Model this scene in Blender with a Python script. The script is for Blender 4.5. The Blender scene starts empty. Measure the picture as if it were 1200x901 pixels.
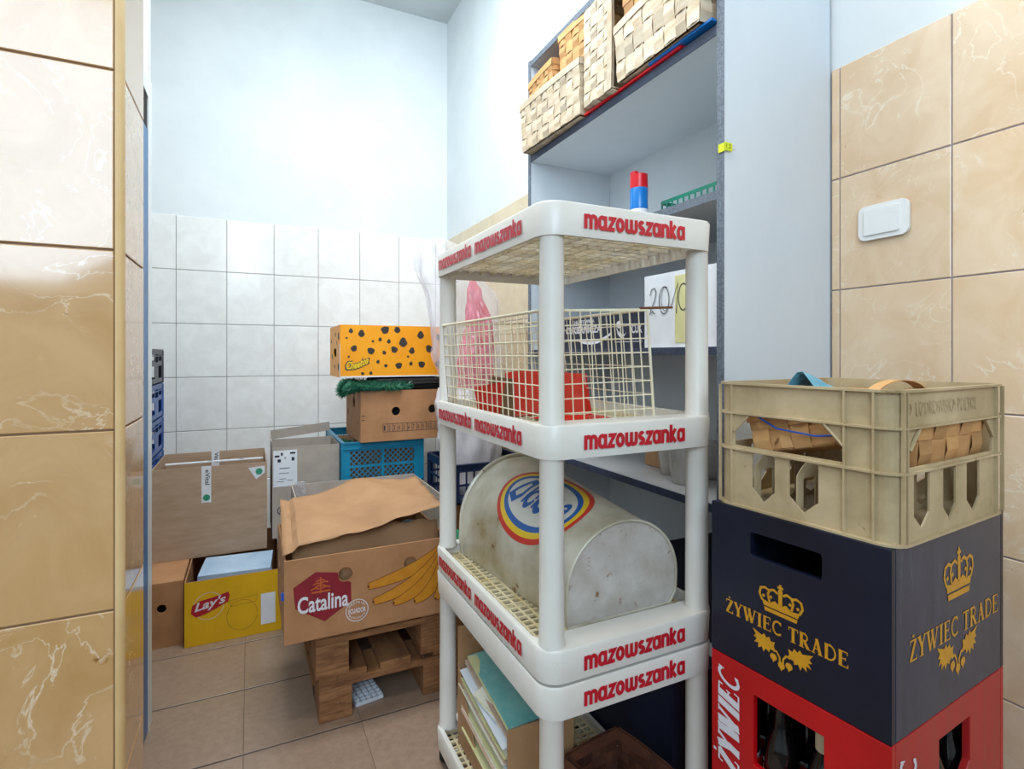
import bpy, math, random
from mathutils import Vector, Matrix
from mathutils.geometry import tessellate_polygon
random.seed(7)
S = bpy.context.scene
COL = S.collection
PI = math.pi

# ---------------------------------------------------------------- camera
cam = bpy.data.objects.new('camera', bpy.data.cameras.new('camera'))
COL.objects.link(cam); S.camera = cam
cam.location = (0, 0, 1.13)
cam.rotation_euler = (PI/2, 0, -math.radians(25.7))
cam.data.sensor_width = 36; cam.data.lens = 19.14
cam.data.shift_y = -0.02875
cam.data.clip_start = 0.02
# ---------------------------------------------------------------- world, lights, exposure
W = bpy.data.worlds.new('world'); S.world = W; W.use_nodes = True
W.node_tree.nodes['Background'].inputs[0].default_value = (0.75, 0.85, 1.0, 1)
W.node_tree.nodes['Background'].inputs[1].default_value = 0.6
def area(name, loc, aim, sx, sy, power, color):
    l = bpy.data.lights.new(name, 'AREA'); l.shape = 'RECTANGLE'; l.size = sx; l.size_y = sy
    l.energy = power; l.color = color
    o = bpy.data.objects.new(name, l); COL.objects.link(o); o.location = loc
    o.rotation_euler = (Vector(aim)-Vector(loc)).to_track_quat('-Z', 'Y').to_euler()
    return o
area('window_daylight', (-0.75, -1.93, 2.42), (-0.2, 3.0, 1.5), 1.7, 1.7, 60, (0.64, 0.81, 1.0))
area('ceiling_lamp_front', (0.15, 0.55, 3.30), (0.15, 0.56, 0), 1.2, 0.35, 13, (1.0, 0.93, 0.85))
area('ceiling_lamp_rear', (0.30, 1.75, 3.28), (0.30, 2.2, 0), 1.0, 0.4, 37, (0.84, 0.93, 1.0))
S.view_settings.view_transform = 'Standard'; S.view_settings.look = 'None'
S.view_settings.gamma = 1.0; S.view_settings.use_curve_mapping = False
S.view_settings.exposure = 0.62

# ---------------------------------------------------------------- materials
def lin(h):
    h = h.lstrip('#'); r = []
    for i in (0, 2, 4):
        c = int(h[i:i+2], 16)/255
        r.append(c/12.92 if c <= .04045 else ((c+.055)/1.055)**2.4)
    return (*r, 1)
MATS = {}
def mat(name, c1, c2=None, rough=.5, scale=8, detail=6, lo=.35, hi=.65, metal=0, bump=0, bscale=60, dist=0,
        trans=0, alpha=1, veins=None, specks=None, stretch=None, spec=.5, coat=0, rnd=0, sss=0):
    m = bpy.data.materials.new(name); m.use_nodes = True; MATS[name] = m
    nt = m.node_tree; N = nt.nodes; L = nt.links; b = N['Principled BSDF']
    b.inputs['Roughness'].default_value = rough; b.inputs['Metallic'].default_value = metal
    b.inputs['Specular IOR Level'].default_value = spec
    b.inputs['Coat Weight'].default_value = coat; b.inputs['Coat Roughness'].default_value = .05
    b.inputs['Transmission Weight'].default_value = trans; b.inputs['Alpha'].default_value = alpha
    g = N.new('ShaderNodeNewGeometry'); vec = g.outputs['Position']
    if rnd:
        oi = N.new('ShaderNodeObjectInfo'); cmb = N.new('ShaderNodeCombineXYZ')
        mu = N.new('ShaderNodeMath'); mu.operation = 'MULTIPLY'; mu.inputs[1].default_value = 37
        L.new(oi.outputs['Random'], mu.inputs[0])
        for k in range(3): L.new(mu.outputs[0], cmb.inputs[k])
        ad = N.new('ShaderNodeVectorMath'); ad.operation = 'ADD'
        L.new(vec, ad.inputs[0]); L.new(cmb.outputs[0], ad.inputs[1]); vec = ad.outputs[0]
    vec0 = vec
    if stretch:
        mp = N.new('ShaderNodeMapping'); mp.inputs['Scale'].default_value = stretch
        L.new(vec, mp.inputs[0]); vec = mp.outputs[0]
    def noise(sc, de=6, ds=0, v=None, r=.6):
        n = N.new('ShaderNodeTexNoise'); n.inputs['Scale'].default_value = sc
        n.inputs['Detail'].default_value = de; n.inputs['Distortion'].default_value = ds
        n.inputs['Roughness'].default_value = r
        L.new(v or vec, n.inputs['Vector']); return n.outputs['Fac']
    def ramp(f, stops):
        r = N.new('ShaderNodeValToRGB'); e = r.color_ramp.elements
        e[0].position, e[0].color = stops[0]; e[1].position, e[1].color = stops[-1]
        for p, c in stops[1:-1]:
            x = e.new(p); x.color = c
        L.new(f, r.inputs[0]); return r.outputs[0]
    def mix(f, a, c2_):
        x = N.new('ShaderNodeMix'); x.data_type = 'RGBA'
        L.new(f, x.inputs[0]); L.new(a, x.inputs[6])
        x.inputs[7].default_value = c2_; return x.outputs[2]
    k1 = lin(c1); k2 = lin(c2) if c2 else k1
    if c2:
        col = ramp(noise(scale, detail, dist), [(lo, k1), (hi, k2)])
        if rnd:
            hs = N.new('ShaderNodeHueSaturation'); mr = N.new('ShaderNodeMapRange')
            mr.inputs[3].default_value = 1-.12*rnd; mr.inputs[4].default_value = 1+.10*rnd
            L.new(oi.outputs['Random'], mr.inputs[0]); L.new(mr.outputs[0], hs.inputs['Value'])
            L.new(col, hs.inputs['Color']); col = hs.outputs[0]
        B, Wt = (0, 0, 0, 1), (1, 1, 1, 1)
        if veins:
            vc, vs, vw = veins
            f = ramp(noise(vs, 7, 1.2, vec0, .55), [(.5-vw, B), (.5, Wt), (.5+vw, B)])
            f2 = ramp(noise(vs*.8, 3, 0, vec0), [(.46, B), (.66, (.8, .8, .8, 1))])
            mm = N.new('ShaderNodeMath'); mm.operation = 'MULTIPLY'
            L.new(f, mm.inputs[0]); L.new(f2, mm.inputs[1])
            col = mix(mm.outputs[0], col, lin(vc))
        if specks:
            sc_, ss, st = specks
            f = ramp(noise(ss, 5, .5, vec0), [(st, B), (st+.06, Wt)])
            col = mix(f, col, lin(sc_))
        L.new(col, b.inputs['Base Color'])
    else:
        b.inputs['Base Color'].default_value = k1
    if bump:
        bp = N.new('ShaderNodeBump'); bp.inputs['Strength'].default_value = bump
        bp.inputs['Distance'].default_value = .002
        L.new(noise(bscale, 4), bp.inputs['Height']); L.new(bp.outputs[0], b.inputs['Normal'])
    return m
mat('paint', '#E3E8E8', '#DADFE0', .6, 2.5, 5, bump=.15, bscale=180)
mat('ceiling_paint', '#D5DCDC', '#CCD4D4', .7, 3)
mat('tile_white', '#F3F2EF', '#E9E7E3', .14, 11, 8, dist=.6, veins=('#F2F1EE', 12, .018), rnd=.2, bump=.04, bscale=12)
mat('tile_beige', '#D9C7A6', '#CFBC9A', .16, 9, 8, dist=.6, veins=('#EBDDC4', 12, .018), rnd=.3)
mat('tile_near', '#CFA470', '#C0935C', .11, 7, 9, dist=.9, coat=.32, spec=.7, veins=('#EFDCC0', 7, .013), specks=('#8E6233', 26, .70), rnd=.4, bump=.04, bscale=10)
mat('tile_right', '#EED3B2', '#E4C39C', .14, 8, 9, dist=.9, veins=('#F8EBD6', 9, .018), specks=('#A87C4C', 32, .71), rnd=.3, bump=.04, bscale=10)
mat('grout_white', '#A39E9B', '#8F8A88', .9, 30)
mat('grout_brown', '#8A6A50', '#76583F', .9, 30)
mat('grout_lilac', '#A2969A', '#918488', .9, 30)
mat('floor_tile', '#967D69', '#866E5B', .34, 45, 8, lo=.3, hi=.7, rnd=.4, specks=('#6E5644', 70, .66), bump=.15, bscale=90)
mat('grout_floor', '#5A4A40', '#4A3C34', .9, 30)
mat('bead_cream', '#E2C391', '#D6B27A', .25, 5)
mat('white_plastic', '#DDD8CF', '#D2CABC', .35, 6, 8, lo=.3, hi=.75, specks=('#BDA67C', 20, .72), bump=.05)
mat('rib_plastic', '#ECE6D8', '#E2D3AE', .35, 9, 6)
mat('wire_plastic', '#EAE0C6', '#DFD0A8', .4, 14, 6)
mat('old_plastic', '#E0D2AE', '#CDB681', .4, 14, 6)
mat('red_print', '#C81A2A', '#B81424', .4, 30)
mat('melamine', '#D5DADD', '#CCD2D6', .35, 3, 6, stretch=(1, 1, .3))
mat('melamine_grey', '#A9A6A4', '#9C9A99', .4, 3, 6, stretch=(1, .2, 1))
mat('edge_grey', '#555B64', '#6E7680', .6, 160, 4, lo=.4, hi=.6)
mat('edge_dark', '#2C3445', '#39435A', .5, 90, 4)
mat('switch_white', '#F2F1EC', None, .25)
mat('navy_plastic', '#12192C', '#0D1322', .32, 5, 6, bump=.08, spec=.4)
mat('navy_scuff_sheen', '#232C42', '#3A4256', .27, 22, 8, lo=.4, hi=.75, stretch=(3, 3, .12), spec=.4)  # scuffs, plus pale vertical reflection streaks put into the colour
mat('gold_print', '#D79A1E', '#C88A14', .4, 30)
mat('red_plastic', '#C40A12', '#B0070E', .33, 6, bump=.05)
mat('red_scuffed', '#B8161A', '#A8302C', .4, 20, 8, stretch=(3, 3, .12))
mat('white_print', '#DCD8DC', None, .45)
mat('crate_tan', '#C6B08A', '#A9936C', .45, 10, 8, specks=('#8A7040', 18, .68), bump=.08)
mat('card', '#B58C62', '#A67C54', .85, 10, 7, bump=.1, bscale=40, stretch=(1, 1, 1))
mat('card_pale', '#B4987F', '#A88B71', .85, 12, 7, bump=.1, bscale=40, stretch=(1, 1, 4))
mat('card_grey', '#B0A396', '#A3958A', .85, 12, 7, bump=.1)
mat('card_orange', '#B58258', '#A5744B', .8, 10, 7, bump=.08)
mat('card_inner', '#A58664', '#96775A', .9, 14)
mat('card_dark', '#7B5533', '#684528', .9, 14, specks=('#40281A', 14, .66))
mat('kraft', '#AB8058', '#9A704A', .75, 6, 8, bump=.35, bscale=26)
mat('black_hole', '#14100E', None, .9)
mat('yellow_print', '#E8B40A', '#DCA808', .5, 10)
mat('orange_print', '#F7A30E', '#F09808', .45, 8)
mat('spot_dark', '#2E2622', '#3A302A', .6, 40)
mat('logo_red', '#B81728', '#A81222', .5, 20)
mat('maroon', '#8E1626', '#7E1020', .6, 20)
mat('banana', '#CF8A1C', '#C47C16', .6, 30)
mat('banana_line', '#6E3012', None, .7)
mat('fig_orange', '#BE5A22', None, .6)
mat('paper_white', '#E4E6E8', '#D8DADE', .7, 12)
mat('paper_cream', '#DDD6C2', '#CFC6AE', .8, 20)
mat('paper_pink', '#CDAE9A', '#BC9A84', .8, 20)
mat('paper_yellow', '#D8D29C', '#CEC88E', .8, 20)
mat('paper_blue', '#9DB2C8', '#B4C6D6', .7, 9)
mat('folder_teal', '#6BAAA4', '#8CBDB2', .5, 14, 8, specks=('#A8CCC0', 30, .62))
mat('ink', '#2A2A34', None, .6)
mat('ink_green', '#2E8F6E', None, .6)
mat('wood', '#9A6A40', '#6F4628', .8, 7, 8, stretch=(2, .25, 8), bump=.2, bscale=60, specks=('#3A2414', 9, .63), rnd=.8)
mat('wood_block', '#9A6C44', '#74492A', .85, 14, 8, stretch=(1, 1, 7), bump=.3, rnd=.8, specks=('#3E2816', 14, .66))
mat('slat_pale', '#B9A283', '#D3C3AB', .7, 9, 8, stretch=(1, 1, 4), rnd=2.2, specks=('#B08A5A', 18, .68), bump=.08)
mat('slat_warm', '#B98450', '#C99A62', .7, 9, 8, stretch=(1, 1, 4), rnd=1.6, specks=('#8A5A30', 18, .68), bump=.08)
mat('slat_brown', '#6E3E28', '#44241A', .7, 12, 8, rnd=1.5)
mat('teal_plastic', '#1B86A8', '#167796', .35, 8)
mat('blue_plastic', '#1C56A6', '#17488E', .35, 8)
mat('dark_crate', '#28303C', '#323A46', .4, 8)
mat('navy_crate', '#17213E', '#1D294A', .4, 8)
mat('green_plastic', '#1E7A62', '#23866C', .35, 8)
mat('green_bag', '#2A9468', '#237E58', .4, 8)
mat('garland', '#1D5C44', '#2E7C5C', .4, 40)
mat('drum', '#D0C8B4', '#9C875C', .32, 6, 9, lo=.42, hi=.72, metal=.1, specks=('#7A5C34', 24, .64), bump=.06)
mat('drum_lid', '#CFC6BC', '#AFA292', .42, 16, 10, lo=.35, hi=.75, specks=('#8A6038', 34, .63))
mat('rainbow_red', '#C93222', None, .4); mat('rainbow_yellow', '#E6BE22', None, .4)
mat('rainbow_blue', '#1E5AA0', None, .4); mat('oval_white', '#D2CDC0', None, .4)
mat('steel_white', '#D9DEE0', None, .3); mat('door_blue', '#0E64A0', '#0C5A92', .35, 6)
mat('can_blue', '#1878C4', '#0F66B0', .25, 6); mat('can_red', '#D01420', None, .3)
mat('label_yellow', '#D6E01C', None, .6)
mat('red_bag', '#D8301E', '#C82414', .25, 10, bump=.2, bscale=20)
mat('clear_film', '#E2DDE6', '#F4F2F6', .12, 20, trans=0, alpha=.26, bump=1.0, bscale=30, spec=.9)
mat('milky_film', '#DAD3D6', '#E6E0E2', .22, 12, alpha=.85, bump=.6, bscale=24, spec=.7)
mat('pink_film', '#C8182E', '#E04A60', .18, 18, lo=.4, hi=.6, bump=.8, bscale=30, spec=.8)
mat('glass_dark', '#0A0808', None, .08, spec=.7)
mat('cap_pink', '#9A4658', None, .4); mat('cap_cream', '#C9BC9C', None, .5)
mat('blue_strap', '#1A50B0', None, .4)
mat('blue_film', '#4FA0BC', '#6FB6CC', .2, 12, alpha=.9)
mat('rubber', '#121212', None, .7)
mat('rust', '#7A4A2A', '#5E3820', .7, 40)
mat('clear_pot', '#CFC8BE', '#DDD8D0', .15, 14, alpha=.4, bump=.4, spec=.8)
mat('navy_box', '#1A2238', '#151C30', .5, 10)

m_ = bpy.data.materials.new('thin_plastic'); m_.use_nodes = True; MATS['thin_plastic'] = m_
nt_ = m_.node_tree; nt_.nodes.clear(); o_ = nt_.nodes.new('ShaderNodeOutputMaterial'); mx_ = nt_.nodes.new('ShaderNodeMixShader')
d_ = nt_.nodes.new('ShaderNodeBsdfDiffuse'); tr_ = nt_.nodes.new('ShaderNodeBsdfTranslucent'); mx_.inputs[0].default_value = .6
for n_ in (d_, tr_): n_.inputs[0].default_value = (.88, .88, .85, 1)
nt_.links.new(d_.outputs[0], mx_.inputs[1]); nt_.links.new(tr_.outputs[0], mx_.inputs[2]); nt_.links.new(mx_.outputs[0], o_.inputs[0])
# ---------------------------------------------------------------- mesh helpers
class MB:
    def __init__(s): s.v = []; s.f = []
    def add(s, vs, fs):
        k = len(s.v); s.v += [tuple(p) for p in vs]; s.f += [tuple(i+k for i in f) for f in fs]; return s
    def box(s, x0, x1, y0, y1, z0, z1, M=None):
        vs = [Vector((x, y, z)) for z in (z0, z1) for y in (y0, y1) for x in (x0, x1)]
        if M: vs = [M @ p for p in vs]
        return s.add(vs, [(0, 2, 3, 1), (4, 5, 7, 6), (0, 1, 5, 4), (2, 6, 7, 3), (0, 4, 6, 2), (1, 3, 7, 5)])
    def tile(s, w, h, t, b=.0015):
        # bevelled slab: x 0..w, y 0..h, top at z=0, bottom -t
        lo = [(0, 0), (w, 0), (w, h), (0, h)]; hi = [(b, b), (w-b, b), (w-b, h-b), (b, h-b)]
        vs = [(x, y, -t) for x, y in lo]+[(x, y, -b*.7) for x, y in lo]+[(x, y, 0) for x, y in hi]
        fs = [(8, 9, 10, 11)]
        for k in range(4):
            j = (k+1) % 4
            fs += [(k, j, 4+j, 4+k), (4+k, 4+j, 8+j, 8+k)]
        return s.add(vs, fs)
    def tube(s, pts, r, n=8, closed=False, cap=True):
        pts = [Vector(p) for p in pts]; m = len(pts); R = r if hasattr(r, '__len__') else [r]*m
        vs = []; prev = None
        for i, p in enumerate(pts):
            a = pts[(i-1) % m] if (closed or i > 0) else p
            b = pts[(i+1) % m] if (closed or i < m-1) else p
            t = (b-a).normalized()
            if prev is None:
                u = t.orthogonal().normalized()
            else:
                u = (prev - t*prev.dot(t)).normalized()
            prev = u; w = t.cross(u)
            for k in range(n):
                q = 2*PI*k/n; vs.append(p+(u*math.cos(q)+w*math.sin(q))*R[i])
        fs = []
        for i in range(m if closed else m-1):
            j = (i+1) % m
            for k in range(n):
                l = (k+1) % n; fs.append((i*n+k, i*n+l, j*n+l, j*n+k))
        if cap and not closed: fs += [tuple(range(n))[::-1], tuple((m-1)*n+k for k in range(n))]
        return s.add(vs, fs)
    def lathe(s, prof, n=24, c=(0, 0, 0)):
        vs = []; fs = []; m = len(prof)
        for r, z in prof:
            for k in range(n):
                q = 2*PI*k/n; vs.append((c[0]+r*math.cos(q), c[1]+r*math.sin(q), c[2]+z))
        for i in range(m-1):
            for k in range(n):
                l = (k+1) % n; fs.append((i*n+k, i*n+l, (i+1)*n+l, (i+1)*n+k))
        fs += [tuple(range(n))[::-1], tuple((m-1)*n+k for k in range(n))]
        return s.add(vs, fs)
    def panel(s, outline, holes, o, u, v, t):
        """polygon with holes in the plane o+x*u+y*v, thickness t along u x v (backwards)"""
        o, u, v = Vector(o), Vector(u), Vector(v); n = u.cross(v).normalized()
        loops = [[Vector((x, y, 0)) for x, y in L] for L in [outline]+list(holes)]
        tri = tessellate_polygon(loops); flat = [p for L in loops for p in L]; k = len(flat)
        vs = [o+u*p.x+v*p.y for p in flat]; vs += [p-n*t for p in vs]
        fs = [tuple(q) for q in tri]+[tuple(i+k for i in q[::-1]) for q in tri]
        b = 0
        for L in loops:
            m = len(L)
            for i in range(m): fs.append((b+i, b+(i+1) % m, b+(i+1) % m+k, b+i+k))
            b += m
        return s.add(vs, fs)
    def sheet(s, nx, ny, fn):
        vs = [fn(i/nx, j/ny) for j in range(ny+1) for i in range(nx+1)]
        fs = [(j*(nx+1)+i, j*(nx+1)+i+1, (j+1)*(nx+1)+i+1, (j+1)*(nx+1)+i) for j in range(ny) for i in range(nx)]
        return s.add(vs, fs)
    def mesh(s, name, m=None, smooth=False):
        me = bpy.data.meshes.new(name); me.from_pydata([tuple(p) for p in s.v], [], s.f); me.validate()
        import bmesh
        bm = bmesh.new(); bm.from_mesh(me); bmesh.ops.recalc_face_normals(bm, faces=bm.faces); bm.to_mesh(me); bm.free()
        if m: me.materials.append(MATS[m])
        if smooth:
            for p in me.polygons: p.use_smooth = True
            try: me.set_sharp_from_angle(angle=math.radians(40))
            except Exception: pass
        return me
def link(name, me, parent=None, loc=(0, 0, 0), rot=(0, 0, 0)):
    o = bpy.data.objects.new(name, me); COL.objects.link(o); o.location = loc; o.rotation_euler = rot
    if parent: o.parent = parent
    return o
def part(name, mb, m, parent, smooth=False, bevel=0, label=None, solid=0, stuff=False):
    o = link(name, mb.mesh(name, m, smooth), parent)
    if solid:
        md = o.modifiers.new('s', 'SOLIDIFY'); md.thickness = solid
    if bevel:
        md = o.modifiers.new('b', 'BEVEL'); md.width = bevel; md.segments = 2; md.limit_method = 'ANGLE'
    if label: o['label'] = label
    if stuff: o['kind'] = 'stuff'
    return o
def thing(name, label, cat, loc=(0, 0, 0), rz=0, group=None, rx=0, ry=0):
    o = bpy.data.objects.new(name, None); COL.objects.link(o); o.empty_display_size = .05
    o.location = loc; o.rotation_euler = (rx, ry, rz); o['label'] = label; o['category'] = cat
    if group: o['group'] = group
    return o
def tag(o, label, cat, group=None):
    o['label'] = label; o['category'] = cat
    if group: o['group'] = group
    return o
def struct(name, mb, m, parent=None, **k):
    o = part(name, mb, m, parent, **k)
    if not parent: o['kind'] = 'structure'
    return o
def circ(cx, cy, r, n=20, ry=None):
    return [(cx+r*math.cos(2*PI*i/n), cy+(ry or r)*math.sin(2*PI*i/n)) for i in range(n)]
def rrect(x0, x1, y0, y1, r, n=5):
    p = []
    for cx, cy, a in ((x1-r, y0+r, -90), (x1-r, y1-r, 0), (x0+r, y1-r, 90), (x0+r, y0+r, 180)):
        for i in range(n+1):
            q = math.radians(a+90*i/n); p.append((cx+r*math.cos(q), cy+r*math.sin(q)))
    return p
# flat print lying on a face: everything 2D first, then mapped o + x*u + y*v, lifted e off the face
class Print:
    def __init__(s): s.v = []; s.f = []; s.l = []; s.n = 0
    def lay(s):
        s.n += 1; s.l += [s.n]*(len(s.v)-len(s.l)); return s
    def poly(s, pts):
        L = [[Vector((x, y, 0)) for x, y in pts]]; k = len(s.v); s.v += [(x, y) for x, y in pts]
        s.f += [tuple(i+k for i in t) for t in tessellate_polygon(L)]; return s.lay()
    def ring(s, outer, inner):
        k = len(s.v); n = len(outer); s.v += outer+inner
        s.f += [(k+i, k+(i+1) % n, k+n+(i+1) % n, k+n+i) for i in range(n)]; return s.lay()
    def stroke(s, pts, w, closed=False):
        P = [Vector(p) for p in pts]; m = len(P); k = len(s.v); hw = w/2
        for i in range(m):
            a = P[(i-1) % m] if (closed or i) else None; b = P[(i+1) % m] if (closed or i < m-1) else None
            d1 = (P[i]-a).normalized() if a is not None else None; d2 = (b-P[i]).normalized() if b is not None else None
            if d1 is None: d1 = d2
            if d2 is None: d2 = d1
            n1 = Vector((-d1.y, d1.x)); n2 = Vector((-d2.y, d2.x)); nn = (n1+n2)
            nn = nn.normalized() if nn.length > 1e-6 else n1
            c = max(.5, nn.dot(n1)); q = nn*(hw/c)
            s.v += [tuple(P[i]+q), tuple(P[i]-q)]
        for i in range(m if closed else m-1):
            j = (i+1) % m; s.f.append((k+2*i, k+2*i+1, k+2*j+1, k+2*j))
        return s.lay()
    def font(s, txt, x, y, w, h, bold=0, shear=0):
        cu = bpy.data.curves.new('t', 'FONT'); cu.body = txt; cu.size = 1; cu.offset = bold; cu.shear = shear; cu.resolution_u = 3
        ob = bpy.data.objects.new('t', cu); COL.objects.link(ob)
        dg = bpy.context.evaluated_depsgraph_get(); me = bpy.data.meshes.new_from_object(ob.evaluated_get(dg))
        vs = [(p.co.x, p.co.y) for p in me.vertices]; fs = [tuple(p.vertices) for p in me.polygons]
        bpy.data.objects.remove(ob); bpy.data.curves.remove(cu); bpy.data.meshes.remove(me)
        if not vs: return s
        ax = min(p[0] for p in vs); bx = max(p[0] for p in vs); ay = min(p[1] for p in vs); by = max(p[1] for p in vs)
        k = len(s.v); s.v += [(x+(p[0]-ax)/(bx-ax)*w, y+(p[1]-ay)/(by-ay)*h) for p in vs]; s.f += [tuple(i+k for i in f) for f in fs]
        return s.lay()
    def warp(s, fn): s.v = [fn(x, y) for x, y in s.v]; return s
    def put(s, name, m, parent, o, u, v, e=.0006, label=None):
        o, u, v = Vector(o), Vector(u), Vector(v); n = u.cross(v).normalized()
        me = bpy.data.meshes.new(name); me.from_pydata([tuple(o+u*x+v*y+n*(e+2e-5*(l % 12))) for (x, y), l in zip(s.v, s.l)], [], s.f)
        me.materials.append(MATS[m]); ob = link(name, me, parent)
        if label: ob['label'] = label
        return ob
def arc(cx, cy, r, a0, a1, n=8, ry=None):
    return [(cx+r*math.cos(math.radians(a0+(a1-a0)*i/n)), cy+(ry or r)*math.sin(math.radians(a0+(a1-a0)*i/n))) for i in range(n+1)]
# rounded heavy letters, x-height 1
def rl(P, txt, x, y, w, h, sw=.33):
    G = {}
    G['m'] = (1.12, [[(.12, 0), (.12, 1)], arc(.34, .66, .22, 180, 0)+[(.56, 0)], arc(.78, .66, .22, 180, 0)+[(1.0, 0)]])
    G['a'] = (.78, [arc(.36, .64, .24, 20, 180, 8, .25)+arc(.36, .36, .24, 180, 340, 8, .25), [(.64, 0), (.64, 1)]])
    G['z'] = (.66, [[(.06, .88), (.58, .88), (.10, .12), (.62, .12)]])
    G['o'] = (.78, [arc(.38, .5, .26, 0, 352, 18, .38)+[(.64, .5)]])
    G['w'] = (1.12, [[(.12, 1), (.12, .36)]+arc(.34, .34, .22, 180, 360)+[(.56, 1)], [(.56, .36)]+arc(.78, .34, .22, 180, 360)+[(1.0, 1)]])
    G['s'] = (.62, [arc(.32, .70, .18, 30, 270, 8, .19)+arc(.32, .31, .19, 90, -150, 8, .19)])
    G['n'] = (.76, [[(.12, 0), (.12, 1)], arc(.37, .64, .25, 180, 0)+[(.62, 0)]])
    G['k'] = (.68, [[(.12, 0), (.12, 1.32)], [(.56, 1), (.20, .48), (.60, 0)]])
    tot = sum(G[c][0] for c in txt)+.06*(len(txt)-1); cx = 0
    for c in txt:
        for st in G[c][1]: P.stroke([(x+(cx+px)/tot*w, y+py*h) for px, py in st], sw*h*.85)
        cx += G[c][0]+.06
# serif capitals, height 1
def serif(P, txt, x, y, w, h, shear=0, fat=1):
    T, t = .17*fat, .075*fat; se = .06
    def bar(cx, yy, wd=.36): return ([(cx-wd/2, yy), (cx+wd/2, yy)], se)
    G = {'Z': (.72, [([(.10, .96), (.64, .96)], .08), ([(.57, .95), (.15, .05)], T), ([(.08, .04), (.66, .04)], .08), ([(.10, .78), (.10, .98)], .05), ([(.65, 0), (.65, .22)], .05), ([(.30, 1.16), (.44, 1.16)], .13)]),
         'Y': (.80, [([(.14, 1), (.40, .46)], T), ([(.66, 1), (.42, .46)], t), ([(.41, .5), (.41, 0)], T), bar(.15, .97, .3), bar(.66, .97, .26), bar(.41, .03)]),
         'W': (1.16, [([(.14, 1), (.37, .02)], T), ([(.37, .02), (.58, .9)], t), ([(.50, 1), (.75, .02)], T), ([(.75, .02), (1.0, 1)], t), bar(.16, .97, .3), bar(.52, .97, .28), bar(1.0, .97, .26)]),
         'I': (.42, [([(.21, 0), (.21, 1)], T), bar(.21, .97), bar(.21, .03)]),
         'E': (.72, [([(.20, 0), (.20, 1)], T), ([(.08, .96), (.62, .96)], .07), ([(.2, .52), (.5, .52)], .07), ([(.08, .04), (.66, .04)], .07), ([(.62, .78), (.62, .99)], .05), ([(.50, .42), (.50, .62)], .05), ([(.66, .0), (.66, .24)], .05)]),
         'C': (.80, [(arc(.46, .5, .33, 48, 312, 14, .45), .13), ([(.70, .72), (.70, .98)], .05), ([(.70, .04), (.70, .22)], .04)]),
         'T': (.76, [([(.38, 0), (.38, 1)], T), ([(.06, .96), (.70, .96)], .08), ([(.07, .76), (.07, .98)], .05), ([(.69, .76), (.69, .98)], .05), bar(.38, .03)]),
         'R': (.82, [([(.20, 0), (.20, 1)], T), ([(.08, .96), (.40, .96)]+arc(.40, .73, .20, 90, -90, 8, .23)+[(.2, .5)], .10), ([(.38, .5), (.66, .02)], T), bar(.2, .03), bar(.7, .03, .24)]),
         'A': (.84, [([(.18, 0), (.42, 1)], t), ([(.40, 1), (.66, 0)], T), ([(.26, .34), (.58, .34)], .06), bar(.18, .03, .26), bar(.66, .03, .3)]),
         'D': (.88, [([(.20, 0), (.20, 1)], T), ([(.08, .96), (.40, .96)]+arc(.40, .5, .36, 90, -90, 12, .46)+[(.08, .04)], .10)]),
         ' ': (.42, [])}
    tot = sum(G[c][0] for c in txt); cx = 0
    for c in txt:
        for st, wd in G[c][1]: P.stroke([(x+(cx+px)/tot*w+shear*py*h, y+py*h) for px, py in st], wd*h)
        cx += G[c][0]
def crown(P, cx, y, w, h):
    X = lambda a: cx+a*w/2
    P.poly([(X(-.72), y), (X(.72), y), (X(.76), y+.12*h), (X(-.76), y+.12*h)])
    P.poly([(X(-.78), y+.16*h), (X(.78), y+.16*h), (X(.86), y+.34*h), (X(.5), y+.30*h), (X(.25), y+.42*h), (X(0), y+.30*h), (X(-.25), y+.42*h), (X(-.5), y+.30*h), (X(-.86), y+.34*h)])
    for sg in (-1, 1):
        P.stroke([(X(sg*a), y+b*h) for a, b in ((.84, .3), (.98, .5), (.92, .68), (.72, .74), (.5, .68))], .05*w)
        P.stroke([(X(sg*a), y+b*h) for a, b in ((.5, .32), (.58, .55), (.5, .7), (.3, .76), (.12, .68))], .05*w)
        P.poly(circ(X(sg*.44), y+.5*h, .035*w, 8)); P.poly(circ(X(sg*.78), y+.46*h, .035*w, 8))
    P.stroke([(X(0), y+.32*h), (X(0), y+.74*h)], .09*w)
    P.poly(circ(X(0), y+.77*h, .055*w, 10)); P.stroke([(X(0), y+.78*h), (X(0), y+h)], .05*w); P.stroke([(X(-.13), y+.9*h), (X(.13), y+.9*h)], .05*w)
def hops(P, cx, y, w, h):
    leaf = [(.20, .56), (.26, .70), (.22, .86), (.36, .82), (.42, .96), (.52, .88), (.60, 1.0), (.68, .90), (1.02, 1.02), (.90, .84), (.98, .74), (.86, .70), (.96, .54), (.80, .58), (.82, .40), (.68, .50), (.62, .34), (.54, .50), (.42, .42), (.40, .54)]
    for sg in (-1, 1):
        P.poly([(cx+sg*a*w/2, y+b*h) for a, b in (leaf if sg > 0 else leaf[::-1])])
        P.stroke([(cx+sg*a*w/2, y+b*h) for a, b in ((.05, .22), (.06, .42), (.16, .58), (.26, .56), (.30, .66))], .03*w)
    for a, b in ((-.3, .28), (0, .12), (.28, .22)):
        P.poly(circ(cx+a*w/2*.9, y+b*h+.06*h, .06*w, 10, .12*h)); P.poly([(cx+a*w*.45-.03*w, y+b*h-.02*h), (cx+a*w*.45+.03*w, y+b*h-.02*h), (cx+a*w*.45, y+b*h-.13*h)])

X3, Y3, Z3 = Vector((1, 0, 0)), Vector((0, 1, 0)), Vector((0, 0, 1))
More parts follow.
